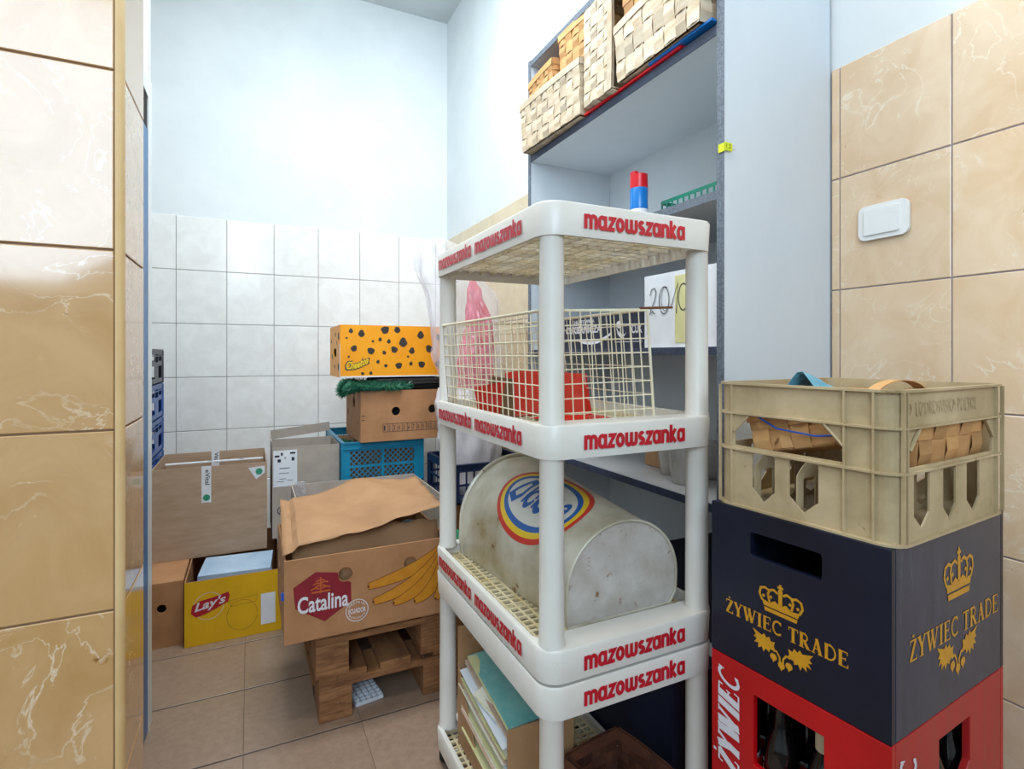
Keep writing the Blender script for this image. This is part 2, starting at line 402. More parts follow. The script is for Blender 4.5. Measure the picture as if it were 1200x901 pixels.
# ================================================================= SETTING
H = 3.38
struct('floor', MB().box(-2.4, 1.6, -2.05, 3.6, -.06, -.0015), 'grout_floor')
floor = S.objects['floor']
ft = MB().tile(.326, .326, .0012, .001).mesh('tile', 'floor_tile')
ys = [1.717+.333*k for k in range(-5, 6)]
for i in range(-3, 5):
    for y in ys:
        x = -.018+.327*i+.0015
        link('tile', ft, floor, (x, y+.0035, 0))
struct('ceiling', MB().box(-2.4, 1.6, -2.05, 3.6, H, H+.05), 'ceiling_paint')
TB = 1.905                                     # top of the tiling
rows = [(.0, .105)]+[(.105+.3*k, .105+.3*(k+1)) for k in range(6)]
def tiled(parent, o, u, cols, m, g=.0035, t=.007, rows=rows):
    """tiles on a vertical plane through o along u (unit), n = u x z towards the room"""
    u = Vector(u); n = u.cross(Z3); cache = {}
    R = Matrix((u, Z3, n)).transposed().to_4x4()
    for a, b in cols:
        for z0, z1 in rows:
            key = (round(b-a, 3), round(z1-z0, 3))
            if key not in cache: cache[key] = MB().tile(b-a-g, z1-z0-g, t).mesh('tile', m)
            ob = link('tile', cache[key], parent)
            ob.matrix_local = Matrix.Translation(Vector(o)+u*(a+g/2)+Z3*(z0+g/2)+n*.0065) @ R
# back wall (faces -Y)
wb = struct('wall_back', MB().box(-1.05, 1.25, 3.527, 3.6, 0, H).box(-1.0, 1.2, 3.5225, 3.53, 0, TB), 'paint')
me = MB().box(-1.0, 1.2, 3.522, 3.5235, 0, TB-.002).mesh('grout', 'grout_white'); link('grout', me, wb)
tiled(wb, (0, 3.5265, 0), (1, 0, 0), [(-1.0, -.866)]+[(-.866+.2487*k, -.866+.2487*(k+1)) for k in range(8)]+[(1.1236, 1.2)], 'tile_white')
# right wall, rear part (X = 1.2, faces -X); direction u so that u x z = -X  -> u = -Y
wr = struct('wall_right_rear', MB().box(1.207, 1.6, 2.22, 3.6, 0, H), 'paint')
me = MB().box(1.2025, 1.2075, 2.22, 3.52, 0, TB-.002).mesh('grout', 'grout_white'); link('grout', me, wr)
tiled(wr, (1.2065, 3.52, 0), (0, -1, 0), [(0, .09)]+[(.09+.2425*k, .09+.2425*(k+1)) for k in range(5)], 'tile_beige')
# right wall, front part (X = 1.43)
wf = struct('wall_right', MB().box(1.437, 1.6, -2.05, 2.22, 0, H), 'paint')
me = MB().box(1.4325, 1.4375, -.6, .962, 0, TB-.002).mesh('grout', 'grout_lilac'); link('grout', me, wf)
tiled(wf, (1.4365, .962, 0), (0, -1, 0), [(0, .024)]+[(.024+.2595*k, .024+.2595*(k+1)) for k in range(6)], 'tile_right')
# near left pillar: front face Y = 1.105, side face X = -.19
wp = struct('wall_left_pillar', MB().box(-1.2, -.205, 1.112, 1.325, 0, H), 'paint')
me = MB().box(-1.2, -.2005, 1.1075, 1.125, 0, 2.5).box(-.206, -.1975, 1.115, 1.325, 0, 2.5).mesh('grout', 'grout_brown'); link('grout', me, wp)
rows2 = rows+[(1.905, 2.205), (2.205, 2.505)]
tiled(wp, (-1.2, 1.1115, 0), (1, 0, 0), [(-.003, .247), (.247, .497), (.497, .747), (.747, .997)], 'tile_near', rows=rows2)
tiled(wp, (-.2015, 1.12, 0), (0, 1, 0), [(0, .205)], 'tile_near', rows=rows2)
q = MB(); pr_ = arc(-.203, 1.118, .0125, -90, 0, 6); pr_ = [(-.203, 1.118)]+pr_
k = len(pr_); q.add([(x, y, z) for z in (0, 2.505) for x, y in pr_], [tuple(range(k)), tuple(range(k, 2*k))]+[(i, (i+1) % k, (i+1) % k+k, i+k) for i in range(k)])
struct('trim_1', q, 'bead_cream', smooth=True)
# partition with the door edge beyond the pillar
wl = struct('wall_left', MB().box(-.36, -.28, 1.325, 1.33, 0, H).box(-.36, -.28, 2.0, 2.02, 0, H).box(-.36, -.28, 1.33, 1.98, 1.98, H).box(-1.05, -.36, 1.9, 2.02, 0, H), 'paint')
struct('wall_left_rear', MB().box(-1.10, -1.0, 2.02, 3.55, 0, H), 'paint')
dr = thing('door_1', '', '', (-.28, 1.33, 0)); del dr['label']; del dr['category']; dr['kind'] = 'structure'
part('door_leaf', MB().box(-.05, .0045, .515, .607, .01, 1.80), 'door_blue', dr, label='blue door leaf')
part('door_gap', MB().box(-.04, .003, .515, .607, 1.80, 1.90), 'black_hole', dr)
part('door_frame', MB().box(-.06, .0065, .607, .67, 0, 1.965).box(-.06, .0065, 0, .515, 0, 1.965).box(-.06, .0065, .515, .607, 1.90, 1.965), 'steel_white', dr)
# room behind the camera
struct('wall_front', MB().box(-2.4, 1.6, -2.12, -2.05, 0, H), 'paint')
struct('wall_left_front', MB().box(-2.47, -2.4, -2.05, 1.112, 0, H).box(-2.4, -1.2, 1.112, 1.18, 0, H), 'paint')

# ================================================================= light switch
t = thing('light_switch', 'white rocker light switch on the beige tiled wall', 'switch', (1.4295, .822, 1.466))
F = Matrix.Rotation(math.radians(0), 4, 'X')
q = MB().panel(rrect(-.060, .060, -.044, .044, .018), [], (-.010, 0, 0), (0, -1, 0), (0, 0, 1), .009); part('frame', q, 'switch_white', t, bevel=.003)
q = MB().panel(rrect(-.044, .040, -.032, .032, .004), [], (-.0145, 0, 0), (0, -1, 0), (0, 0, 1), .006); part('rocker', q, 'switch_white', t, bevel=.002)

# ================================================================= tall shelving unit (front X=1.03, panels at Y=.957 and 1.98)
UY0, UY1, UX0, UX1 = .962, 1.985, 1.03, 1.425
t = thing('shelving_unit', 'tall white melamine shelving unit with dark speckled edges along the right wall', 'shelving', (UX0, UY0, 0))
D, Ln = UX1-UX0, UY1-UY0
part('side_panel', MB().box(.001, D, 0, .021, 0, 2.33), 'melamine', t)
part('side_panel', MB().box(.001, D, Ln-.021, Ln, 0, 2.33), 'melamine', t)
part('edge_band', MB().box(-.001, .0012, -.0005, .0215, 0, 2.33), 'edge_grey', t)
part('edge_band', MB().box(-.001, .0012, Ln-.0215, Ln+.0005, 0, 2.33), 'edge_grey', t)
part('back_panel', MB().box(D-.006, D+.002, .021, Ln-.021, .05, 2.33), 'melamine', t)
for z, th, eg in ((2.305, .022, 'edge_grey'), (1.915, .025, 'edge_dark'), (1.512, .022, 'edge_grey'), (1.13, .021, 'edge_dark'), (.74, .021, 'edge_dark'), (.36, .021, 'edge_dark'), (.06, .021, 'edge_dark')):
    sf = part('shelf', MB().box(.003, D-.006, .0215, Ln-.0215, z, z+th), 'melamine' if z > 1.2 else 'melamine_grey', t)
    part('edge_band', MB().box(0, .0029, .0215, Ln-.0215, z, z+th), eg, sf)
# yellow price label on its edge
t = thing('price_label', 'small yellow price label stuck on the shelving edge', 'label', (1.03, .960, 1.632))
part('label_paper', MB().box(-.0035, -.0013, -.004, .016, -.011, .009).box(-.0035, .022, -.0042, -.0028, -.009, .010), 'label_yellow', t)
Print().font('1.2', 0, 0, .015, .010).put('lettering', 'ink', t, (.002, -.0044, -.004), X3, Z3, .0002)
part('clear_tape', MB().box(.022, .034, -.0016, -.0008, -.002, .014), 'clear_film', t)

# ================================================================= white plastic shelf
px, py, pw, pd = .467, .837, .415, .645
t = thing('plastic_shelf', 'white plastic rack with red lettering on its trays', 'rack', (px, py, 0))
LEG = [(.032, .032), (pw-.030, .032), (.032, pd-.032), (pw-.030, pd-.032)]
def tray(z0, z1, text_front, text_side, nlab=None):
    R = .042
    out = rrect(0, pw, 0, pd, R, 7); inn = rrect(.014, pw-.014, .062, pd-.035, .012, 7); inn2 = rrect(.006, pw-.006, .006, pd-.006, R-.006, 7)
    k = len(out); zt = z1-.003
    rings = [(rrect(.010, pw-.010, .010, pd-.010, R-.01, 7), z0), (out and rrect(.003, pw-.003, .003, pd-.003, R-.003, 7), z0), (out, zt-.002), (rrect(.003, pw-.003, .003, pd-.003, R-.003, 7), z1),
             (inn, z1), (inn, z1-.022), (inn, z1-.026), (rrect(.010, pw-.010, .010, pd-.010, R-.01, 7), z1-.020)]
    vs = []; fs = []
    for r, z in rings: vs += [(x, y, z) for x, y in r]
    m = len(rings)
    for a in range(m):
        b = (a+1) % m
        fs += [(a*k+i, a*k+(i+1) % k, b*k+(i+1) % k, b*k+i) for i in range(k)]
    rim = part('tray_rim', MB().add(vs, fs), 'white_plastic', t, smooth=True)
    g = MB(); n = 17
    for i in range(n+1):
        x = .016+(pw-.032)*i/n; g.box(x-.0028, x+.0028, .060, pd-.034, z1-.0265, z1-.022)
    n = 26
    for i in range(n+1):
        y = .064+(pd-.10)*i/n; g.box(.013, pw-.013, y-.0028, y+.0028, z1-.0266, z1-.0218)
    part('tray_grid', g, 'thin_plastic' if z0 > 1.2 else 'old_plastic', t, stuff=True)
    g = MB()
    for i in range(1, 10):
        x = .03+(pw-.06)*i/10; g.box(x-.002, x+.002, .012, pd-.012, z0+.018, z1-.0268)
    for i in range(1, 16):
        y = .03+(pd-.06)*i/16; g.box(.012, pw-.012, y-.002, y+.002, z0+.018, z1-.0269)
    part('tray_rib', g, 'rib_plastic', t, stuff=True)
    if text_front:
        P = Print(); rl(P, 'mazowszanka', .082, 0, .240, .0265); P.put('lettering', 'red_print', rim, (0, 0, z0+.0155), X3, Z3)
    if text_side:
        for a in (pd-.298, pd-.562):          # read from the far end towards the camera
            P = Print(); rl(P, 'mazowszanka', 0, 0, .240, .0265)
            P.put('lettering', 'red_print', rim, (0, a+.262-.014, z0+.0155), -Y3, Z3)
for a in ((1.346, 1.4075, 1, 1), (.9415, 1.004, 1, 1), (.539, .600, 1, 1), (.474, .534, 1, 0), (.043, .100, 0, 0)): tray(*a)
for za, zb in ((1.002, 1.350), (.598, .945), (.098, .478)):
    for lx, ly in LEG:
        q = MB().lathe([(.0255, za), (.0255, za+.004), (.0235, za+.01), (.0225, zb-.004), (.0235, zb)], 24, (lx, ly, 0)); part('leg', q, 'white_plastic', t, smooth=True)
for lx, ly in LEG:
    part('foot', MB().lathe([(.018, 0), (.024, .006), (.024, .05)], 16, (lx, ly, 0)), 'rubber', t, smooth=True)
SH = t

# ================================================================= wire basket on the second tray
t = thing('wire_basket', 'cream wire mesh basket on the middle tray of the white rack', 'basket', (.489, .896, .9865))
def bl(u, v, w):   # u across (x), v deep (y), w up ; sides splay
    x = .003+.272*u-.0+(-.012*(1-u)-.028*u)*w; y = .05*(0 if v < .5 else 0)+.525*v-.012*w*(1-2*v); return Vector((x, y+.004, .003+.222*w+.012*w*u))
def wire(g, a, b, r=.0013): g.tube([a, b], r, 5)
for nm, fn, n in (('front_mesh', lambda s, w: bl(s, 0, w), 11), ('back_mesh', lambda s, w: bl(s, 1, w), 11), ('side_mesh', lambda s, w: bl(0, s, w), 19), ('side_mesh', lambda s, w: bl(1, s, w), 19)):
    g = MB()
    for i in range(n+1): wire(g, fn(i/n, 0), fn(i/n, 1))
    for j in range(8): wire(g, fn(0, j/8), fn(1, j/8))
    part(nm, g, 'wire_plastic', t, stuff=True)
g = MB()
for i in range(12): wire(g, bl(i/11, 0, 0), bl(i/11, 1, 0))
for i in range(20): wire(g, bl(0, i/19, 0), bl(1, i/19, 0))
part('base_mesh', g, 'wire_plastic', t, stuff=True)
part('rim', MB().tube([bl(0, 0, 1), bl(1, 0, 1), bl(1, 1, 1), bl(0, 1, 1)], .0032, 8, closed=True).tube([bl(1, 0, 0), bl(1, 0, 1)], .003, 8), 'wire_plastic', t, smooth=True)
part('rod', MB().tube([bl(1, 0, 1)+Vector((-.02, 0, .002)), bl(1, 0, 1)+Vector((.03, -.0, .005)), bl(1, 0, 1)+Vector((.075, .01, .008))], .0026, 8), 'rust', t, smooth=True, label='rusty bent rod')
# things in the basket
def crumple(q, amp, f=9):
    return amp*(math.sin(q[0]*f*7+q[1]*f*3.1)+math.sin(q[1]*f*8.3-q[0]*f*2.7+1.3)+.6*math.sin((q[0]+q[1])*f*13))/2.6
t = thing('red_box', 'folded shiny red carton lying inside the wire basket', 'box', (.525, 1.10, .991), math.radians(8))
part('front_panel', MB().sheet(10, 4, lambda a, b: (a*.245, crumple((a, b), .003)+.02*b, .001+.098*b+.006*math.sin(a*5))), 'red_bag', t, solid=.002)
part('end_panel', MB().sheet(4, 4, lambda a, b: (0.0-.01*b, .002+a*.14, .001+.08*b-.02*a*b)), 'red_bag', t, solid=.002)
part('bottom_panel', MB().box(0, .22, .002, .14, 0.0, .002), 'red_bag', t)
part('inner_card', MB().box(-.012, -.009, -.05, .12, .001, .088, Matrix.Rotation(math.radians(-14), 4, 'Z')), 'card_dark', t, label='brown cardboard insert')
o = part('pink_sheet', MB().sheet(10, 6, lambda a, b: (.552+a*.16, .96+b*.1, .991+.002+abs(crumple((a, b), .003)))), 'red_bag', None); tag(o, 'thin red wrapper lying flat in front of the red carton in the wire basket', 'wrapper')

# ================================================================= tapered metal drum with arched top
t = thing('metal_bin', 'dirty cream metal bin with arched top and rainbow oval logo lying on the rack', 'bin', (0, 0, .5785))
def dprof(x0, x1, h, n=26, low=.35):
    cx, a = (x0+x1)/2, (x1-x0)/2; hs = h*low
    p = [(x0+.002, 0), (x0-.002, hs*.5)]
    p += [(cx-a*math.cos(PI*i/n), hs+(h-hs)*math.sin(PI*i/n)) for i in range(n+1)]
    p += [(x1-.002, hs*.4), (x1-.02, .002), (x1-.03, 0)]
    return p
def dring(s): # s 0 near .. 1 far
    y = .935+.49*s; x0 = .573-.043*s; x1 = .855+.012*s; return [(x, y, z) for x, z in dprof(x0, x1, .200+.058*s)]
q = MB(); NR = 14; k = len(dring(0))
vs = []; fs = []
for j in range(NR+1): vs += dring(j/NR)
for j in range(NR): fs += [(j*k+i, j*k+(i+1) % k, (j+1)*k+(i+1) % k, (j+1)*k+i) for i in range(k)]
part('body', q.add(vs, fs), 'drum', t, smooth=True)
part('end_plate', MB().panel([(p[0], p[2]) for p in dring(0)], [], (0, .938, 0), X3, Z3, .003), 'drum_lid', t)
part('end_plate', MB().panel([(p[0], p[2]) for p in dring(1)], [], (0, 1.425, 0), X3, Z3, .003), 'drum_lid', t)
sc = lambda ring, e, dy: [((p[0]-.7)*(1+e)+.7, p[1]+dy, max(.0035, p[2]*(1+e))) for p in ring]
part('rim', MB().tube(sc(dring(0), .004, 0), .0032, 8, closed=True), 'drum', t, smooth=True)
part('rim', MB().tube(sc(dring(1), .01, -.004), .006, 8, closed=True), 'drum', t, smooth=True)
# logo wrapped onto the body: (x along the axis from far to near, y up along the arch)
def wrap(P, name, m, e):
    import bmesh
    me = bpy.data.meshes.new(name); me.from_pydata([(x, y, 2e-5*(l % 12)) for (x, y), l in zip(P.v, P.l)], [], P.f)
    bm = bmesh.new(); bm.from_mesh(me)
    for _ in range(3):
        long_ = [ed for ed in bm.edges if abs(ed.verts[0].co.y-ed.verts[1].co.y) > .004 or ed.calc_length() > .03]
        if not long_: break
        bmesh.ops.subdivide_edges(bm, edges=long_, cuts=2); bmesh.ops.triangulate(bm, faces=bm.faces)
    bm.to_mesh(me); bm.free()
    for v in me.vertices:
        x, y, z = v.co; e_ = e+z
        s = 1-x/.49; yy = .935+.49*s; x0 = .573-.043*s; x1 = .855+.012*s; h = .200+.058*s; cx, a = (x0+x1)/2, (x1-x0)/2; hs = h*.35
        th = y/.235*PI
        v.co = (cx-(a+e_)*math.cos(th), yy, hs+(h-hs+e_)*math.sin(th))
    me.materials.append(MATS[m]); return link(name, me, t)
def sub(pts, n=3):
    r = []
    for i in range(len(pts)):
        a, b = pts[i], pts[(i+1) % len(pts)]
        for j in range(n): r.append((a[0]+(b[0]-a[0])*j/n, a[1]+(b[1]-a[1])*j/n))
    return r
def oval(rx, ry): return [(.275+rx*math.cos(q), .078+ry*math.sin(q)) for q in [2*PI*i/48 for i in range(48)]]
wrap(Print().ring(oval(.150, .058), oval(.140, .051)), 'logo_ring', 'rainbow_red', .0008)
wrap(Print().ring(oval(.140, .051), oval(.129, .0435)), 'logo_ring', 'rainbow_yellow', .0008)
wrap(Print().ring(oval(.129, .0435), oval(.118, .036)), 'logo_ring', 'rainbow_blue', .0008)
P = Print()
P.ring(oval(.118, .036), oval(.06, .016)); P.ring(oval(.06, .016), oval(.004, .002))
wrap(P, 'logo_field', 'oval_white', .0007)
P = Print()
P.stroke([(.176, .066), (.196, .094), (.212, .092), (.214, .070), (.200, .060)], .009, closed=True)
P.stroke([(.232, .062), (.232, .098)], .008)
P.stroke(arc(.252, .074, .013, 0, 350, 14, .013), .008); P.stroke([(.276, .062), (.276, .10)], .008)
P.stroke(arc(.296, .076, .015, 0, 350, 14, .014), .009)
P.stroke([(.320, .062), (.320, .088), (.330, .090), (.340, .084)], .009)
P.stroke([(.350, .078), (.374, .080)]+arc(.363, .078, .012, 20, 310, 12, .012), .007)
wrap(P, 'lettering', 'rainbow_blue', .0014)

# ================================================================= card boxes
def card_box(name, label, loc, dims, m, rz=0, holes=None, th=.004, inner=None, flaps=(), lid=False, cat='box', group=None, base=True):
    """origin front-left-bottom; holes: dict side->list of (x,z,r) ; flaps: sides whose flap is open"""
    w, d, h = dims; holes = holes or {}
    t = thing(name, label, cat, loc, rz, group)
    def side(nm, key, ww, o, u):
        hs = [circ(*c, 16) if len(c) == 3 else c for c in holes.get(key, [])]
        part(nm, MB().panel([(0, 0), (ww, 0), (ww, h), (0, h)], hs, o, u, Z3, th), m, t)
    side('front_panel', 'f', w, (0, 0, 0), (1, 0, 0))
    side('back_panel', 'b', w, (w, d, 0), (-1, 0, 0))
    side('side_panel', 'l', d-2*th-.001, (0, d-th-.0005, 0), (0, -1, 0))
    side('side_panel', 'r', d-2*th-.001, (w, th+.0005, 0), (0, 1, 0))
    if base: part('bottom_panel', MB().box(th+.0005, w-th-.0005, th+.0005, d-th-.0005, .0, th), m, t)
    if lid: part('lid', MB().box(.001, w-.001, .001, d-.001, h, h+th), m, t)
    return t
def FP(t, n='front_panel'):
    for c in t.children:
        if c.name.split('.')[0] == n: return c
    return t
# --- banana box on the pallets
bx = card_box('banana_box', 'brown banana box with maroon hexagon print standing on the pallets', (.089, 1.705, .2885), (.50, .395, .243), 'card_orange',
     holes={'f': [(.172, .178, .021), (.372, .178, .021)], 'l': [(.1, .15, .02), (.28, .15, .02)], 'b': [(.12, .15, .02)]}, th=.006)
P = Print(); cx, cz = .106, .120
P.poly([(.024, .155), (.103, .197), (.150, .186), (.151, .158), (.185, .158), (.188, .091), (.118, .043), (.030, .092)]) if False else None
hexa = [(.030, .100), (.024, .162), (.086, .199), (.150, .187), (.1505, .178), (.1525, .166), (.159, .1585), (.168, .1560), (.179, .1570), (.188, .150), (.189, .094), (.112, .048)]
P.poly(hexa); P.put('print_hexagon', 'maroon', FP(bx), (0, 0, 0), X3, Z3)
P = Print().font('Catalina', .036, .082, .144, .050, bold=.02); P.warp(lambda x, y: (x, y+.10*(x-.1)*.0)); P.put('lettering', 'white_print', FP(bx), (0, 0, 0), X3, Z3, .0012)
P = Print()
for a, b, r in ((.100, .150, .016), (.085, .145, .012), (.116, .146, .012), (.100, .168, .012), (.09, .16, .01), (.112, .162, .01)): P.stroke(arc(a, b, r, 20, 170, 8, r*.5), .004)
P.stroke([(.075, .139), (.128, .139)], .005); P.stroke([(.1, .135), (.1, .182)], .004)
P.put('print_emblem', 'fig_orange', FP(bx), (0, 0, 0), X3, Z3, .0012)
P = Print(); c0 = (.206, .062)
P.ring(circ(*c0, .034, 28), circ(*c0, .0318, 28)); P.font('ECUADOR', c0[0]-.026, c0[1]-.008, .052, .015, bold=.02)
for i, ch in enumerate('PREMIUM'):
    a = math.radians(145-i*18); P.font(ch, c0[0]+.026*math.cos(a)-.0025, c0[1]+.024*math.sin(a)-.003, .0055 if ch != 'I' else .002, .007)
for i, ch in enumerate('BANANAS'):
    a = math.radians(215+i*18); P.font(ch, c0[0]+.026*math.cos(a)-.0025, c0[1]+.024*math.sin(a)-.003, .005, .007)
P.put('print_stamp', 'white_print', FP(bx), (0, 0, 0), X3, Z3)
def banana(pts, w):
    n = len(pts); L = []; R = []
    for i in range(n):
        a = Vector(pts[max(0, i-1)]); b = Vector(pts[min(n-1, i+1)]); d = (b-a).normalized(); nn = Vector((-d.y, d.x))
        ww = w*math.sin(PI*(.12+.76*i/(n-1)))**.7; p = Vector(pts[i]); L.append(tuple(p+nn*ww)); R.append(tuple(p-nn*ww))
    return L+R[::-1]
def bez(a, b, c, n=10): return [((1-t_)**2*a[0]+2*t_*(1-t_)*b[0]+t_*t_*c[0], (1-t_)**2*a[1]+2*t_*(1-t_)*b[1]+t_*t_*c[1]) for t_ in [i/n for i in range(n+1)]]
bans = [bez((.482, .222), (.42, .15), (.240, .128)), bez((.482, .218), (.42, .10), (.255, .078)), bez((.486, .218), (.45, .09), (.318, .062)), bez((.489, .218), (.475, .08), (.385, .055)), bez((.492, .215), (.50, .10), (.455, .05))]
E1 = Print(); E2 = Print()
lay = 0
for i, b in enumerate(bans):
    pl = banana(b, .020)
    hole = Vector((.372, .178))
    pl = [(tuple(hole+(Vector(p_)-hole).normalized()*.0225) if (Vector(p_)-hole).length < .0225 else p_) for p_ in pl]
    pl = [(min(p_[0], .499), p_[1]) for p_ in pl]
    P = Print(); P.poly(pl); P.put('print_banana', 'banana', FP(bx), (0, 0, 0), X3, Z3, .0006+.0004*i)
    P = Print(); P.stroke(pl, .0018, closed=True); P.poly(circ(*b[-1], .004, 8)); P.put('print_outline', 'banana_line', FP(bx), (0, 0, 0), X3, Z3, .0008+.0004*i)
part('clip', MB().box(-.008, 0, .002, .012, .13, .15), 'blue_strap', bx, label='small blue clip')
# kraft paper in it
def kf(a, b):
    x = .095+a*.49; y = 1.715+b*.37
    z = .545+.075*a+.075*b*(1-.5*a)+.012*math.sin(a*9+b*3)*(.3+b)+crumple((a, b), .006, 3)
    if a < .06: x += .0; z -= .015
    return (x-.01*(1-b), y, z+.012)
o = part('kraft_paper', MB().sheet(34, 22, kf), 'kraft', None, smooth=True, solid=.0008); tag(o, 'crumpled brown kraft paper sheet spread over the open banana box', 'paper')
def kf2(a, b):
    return (.115+a*.46, 1.735+.05*b+.006*math.sin(a*14), .44+.115*b+.025*b*math.sin(a*2.4)+.004*math.sin(a*31))
o = part('kraft_paper', MB().sheet(26, 6, kf2), 'kraft', None, smooth=True, solid=.0008); tag(o, 'second brown paper sheet standing along the inside front of the banana box', 'paper')
o = part('blue_bag', MB().sheet(10, 8, lambda a, b: (.44+a*.13, 1.83+b*.14, .50+.045*math.sin(a*3.1)*math.sin(b*3.1)+crumple((a, b), .006, 4))), 'blue_film', None, smooth=True, solid=.001); tag(o, 'blue plastic bag peeking out under the kraft paper', 'bag')
# --- flat open box behind it
card_box('open_box', 'pale grey-brown open carton behind the banana box on the pallets', (.165, 2.125, .2885), (.555, .49, .262), 'card_grey', holes={'b': [(.1, .2, .02)]}, th=.005)
o = part('plastic_wrap', MB().sheet(8, 8, lambda a, b: (.175+a*.05+crumple((a, b), .008, 3), 2.60-.02*b+crumple((b, a), .006, 3)+.0, .47+b*.10)), 'clear_film', None, smooth=True, solid=.0006); tag(o, 'scrap of clear film stuck at the left corner of the pale open carton', 'film')
# --- tall carton with white shipping label
bx = card_box('label_box', 'tall grey-brown carton with a white shipping label on its front', (.092, 2.72, .2885), (.295, .285, .415), 'card_grey', rz=math.radians(0))
part('flap', MB().box(.0, .004, .0, .28, .0, .03, Matrix.Translation((.0, 0, .416)) @ Matrix.Rotation(math.radians(-8), 4, 'Y')), 'card_grey', bx)
part('flap', MB().box(.005, .29, .0, .004, 0, .045, Matrix.Translation((0, .278, .416)) @ Matrix.Rotation(math.radians(-6), 4, 'Y')), 'card_grey', bx)
P = Print().poly([(.004, .235), (.106, .235), (.106, .402), (.004, .402)]); P.put('shipping_label', 'paper_white', FP(bx), (0, 0, 0), X3, Z3, .0008)
P = Print()
for x0, x1, z0, z1 in ((.010, .030, .372, .380), (.036, .044, .378, .392), (.075, .098, .384, .392), (.022, .036, .348, .362), (.052, .056, .362, .372), (.082, .094, .352, .368), (.03, .075, .318, .321), (.028, .07, .296, .298), (.03, .06, .27, .272), (.02, .05, .258, .26), (.064, .09, .262, .264)):
    P.poly([(x0, z0), (x1, z0), (x1, z1), (x0, z1)])
P.put('label_print', 'ink', FP(bx), (0, 0, 0), X3, Z3, .0014)
P = Print(); P.ring(circ(.040, .125, .020, 24), circ(.040, .125, .016, 24))
for dx in (-.009, -.002, .006): P.stroke([(.040+dx, .110), (.044+dx, .140)], .003)
P.stroke([(.066, .112), (.066, .138)], .006); P.stroke([(.066, .125), (.078, .125)], .004); P.stroke([(.08, .112), (.08, .138)], .005)
P.put('round_logo', 'ink', FP(bx), (0, 0, 0), X3, Z3)
# --- large carton with white tape
bx = card_box('large_carton', 'large open brown carton with white printed tape, on top of the yellow box', (-.375, 2.72, .2512), (.445, .42, .392), 'card_pale')
part('tape', MB().box(.185, .222, -.0012, -.0003, .235, .3925).box(.185, .222, -.0012, .0045, .392, .3932), 'paper_white', bx, label='white printed packing tape')
P = Print().font('eVital', 0, 0, .062, .020, bold=.01); P.put('lettering', 'ink', FP(bx), (.214, -.0012, .385), -Z3, X3, .0006) if False else Print().font('eVital', 0, 0, .066, .018, bold=.01).put('lettering', 'ink', FP(bx), (.199, -.0012, .378), -Z3, X3, .0004)
Print().font('TWOJE ZDROWIE', 0, 0, .055, .005).put('lettering', 'ink', FP(bx), (.191, -.0012, .372), -Z3, X3, .0004) if False else None
P = Print().poly(circ(.204, .257, .014, 18)); P.put('round_logo', 'ink_green', FP(bx), (0, -.0012, 0), X3, Z3, .0004)
P = Print().poly([(.368, .372), (.436, .376), (.436, .345), (.400, .318)]); P.put('tape_scrap', 'paper_white', FP(bx), (0, 0, 0), X3, Z3, .0008)
P = Print().poly(circ(.412, .352, .0145, 18)); P.put('round_logo', 'ink_green', FP(bx), (0, 0, 0), X3, Z3, .0014)
part('tape', MB().box(.20, .235, .4148, .4158, .30, .392), 'paper_white', bx, label='white printed packing tape')
Print().font('Vital', 0, 0, .05, .018, bold=.01).put('lettering', 'ink', FP(bx), (.213, .4146, .386), -Z3, X3, .0004)
part('inner_flap', MB().box(.01, .435, .33, .36, .352, .356), 'paper_white', bx, label='white taped inner flap')
P = Print().poly(circ(.2, .345, .012, 12, .006)); P.put('round_logo', 'ink_green', FP(bx), (0, 0, .3565), X3, Y3, .0004)
P = Print().poly(circ(.335, .345, .014, 12, .006)); P.put('round_logo', 'can_blue', FP(bx), (0, 0, .3565), X3, Y3, .0004)
# --- yellow box
bx = card_box('yellow_box', 'low yellow snack box holding blue sheets on the floor', (-.228, 2.435, .0005), (.345, .60, .25), 'card_orange')
def quad(w, h): return [(0.0005, .0005), (w-.0005, .0005), (w-.0005, h-.0005), (0.0005, h-.0005)]
Print().poly(quad(.345, .25)).put('print_field', 'yellow_print', FP(bx), (0, 0, 0), X3, Z3, .0004)
P = Print(); P.stroke(arc(.083, .148, .052, 0, 352, 30, .052), .0022, closed=True); P.put('print_ring', 'paper_cream', FP(bx), (0, 0, 0), X3, Z3, .0008)
P = Print().poly([(.022, .128), (.040, .111), (.07, .118), (.105, .132), (.150, .152), (.156, .178), (.150, .192), (.118, .183), (.09, .178), (.05, .172), (.026, .158)]); P.put('print_banner', 'logo_red', FP(bx), (0, 0, 0), X3, Z3, .0010)
P = Print().font("Lay's", .034, 0, .108, .044, bold=.025, shear=.25); P.warp(lambda x, y: (x, y+.122+.19*(x-.034))); P.put('lettering', 'white_print', FP(bx), (0, 0, 0), X3, Z3, .0014)
P = Print().poly([(.268, .035), (.322, .035), (.322, .160), (.268, .160)]); P.put('paper_patch', 'paper_white', FP(bx), (0, 0, 0), X3, Z3, .0010)
P = Print(); P.stroke(arc(.20, .09, .055, 0, 350, 24, .06), .001); P.stroke([(.155, .155), (.255, .160), (.25, .135), (.16, .13)], .001, closed=True); P.put('print_crease', 'card_dark', FP(bx), (0, 0, 0), X3, Z3, .0012)
t = thing('sheet_stack', 'stack of pale blue sheets inside the yellow snack box', 'sheets', (-.205, 2.45, .006), group=None)
for i in range(7):
    a = math.radians(random.uniform(-5, 5)); M = Matrix.Translation((.15, .13, 0)) @ Matrix.Rotation(a, 4, 'Z')
    z0 = .02+.033*i; part('sheet', MB().box(-.125, .14, -.105, .11, z0, z0+.028, M), ['paper_blue', 'paper_white', 'paper_cream'][i % 3] if i < 5 else 'paper_blue', t)
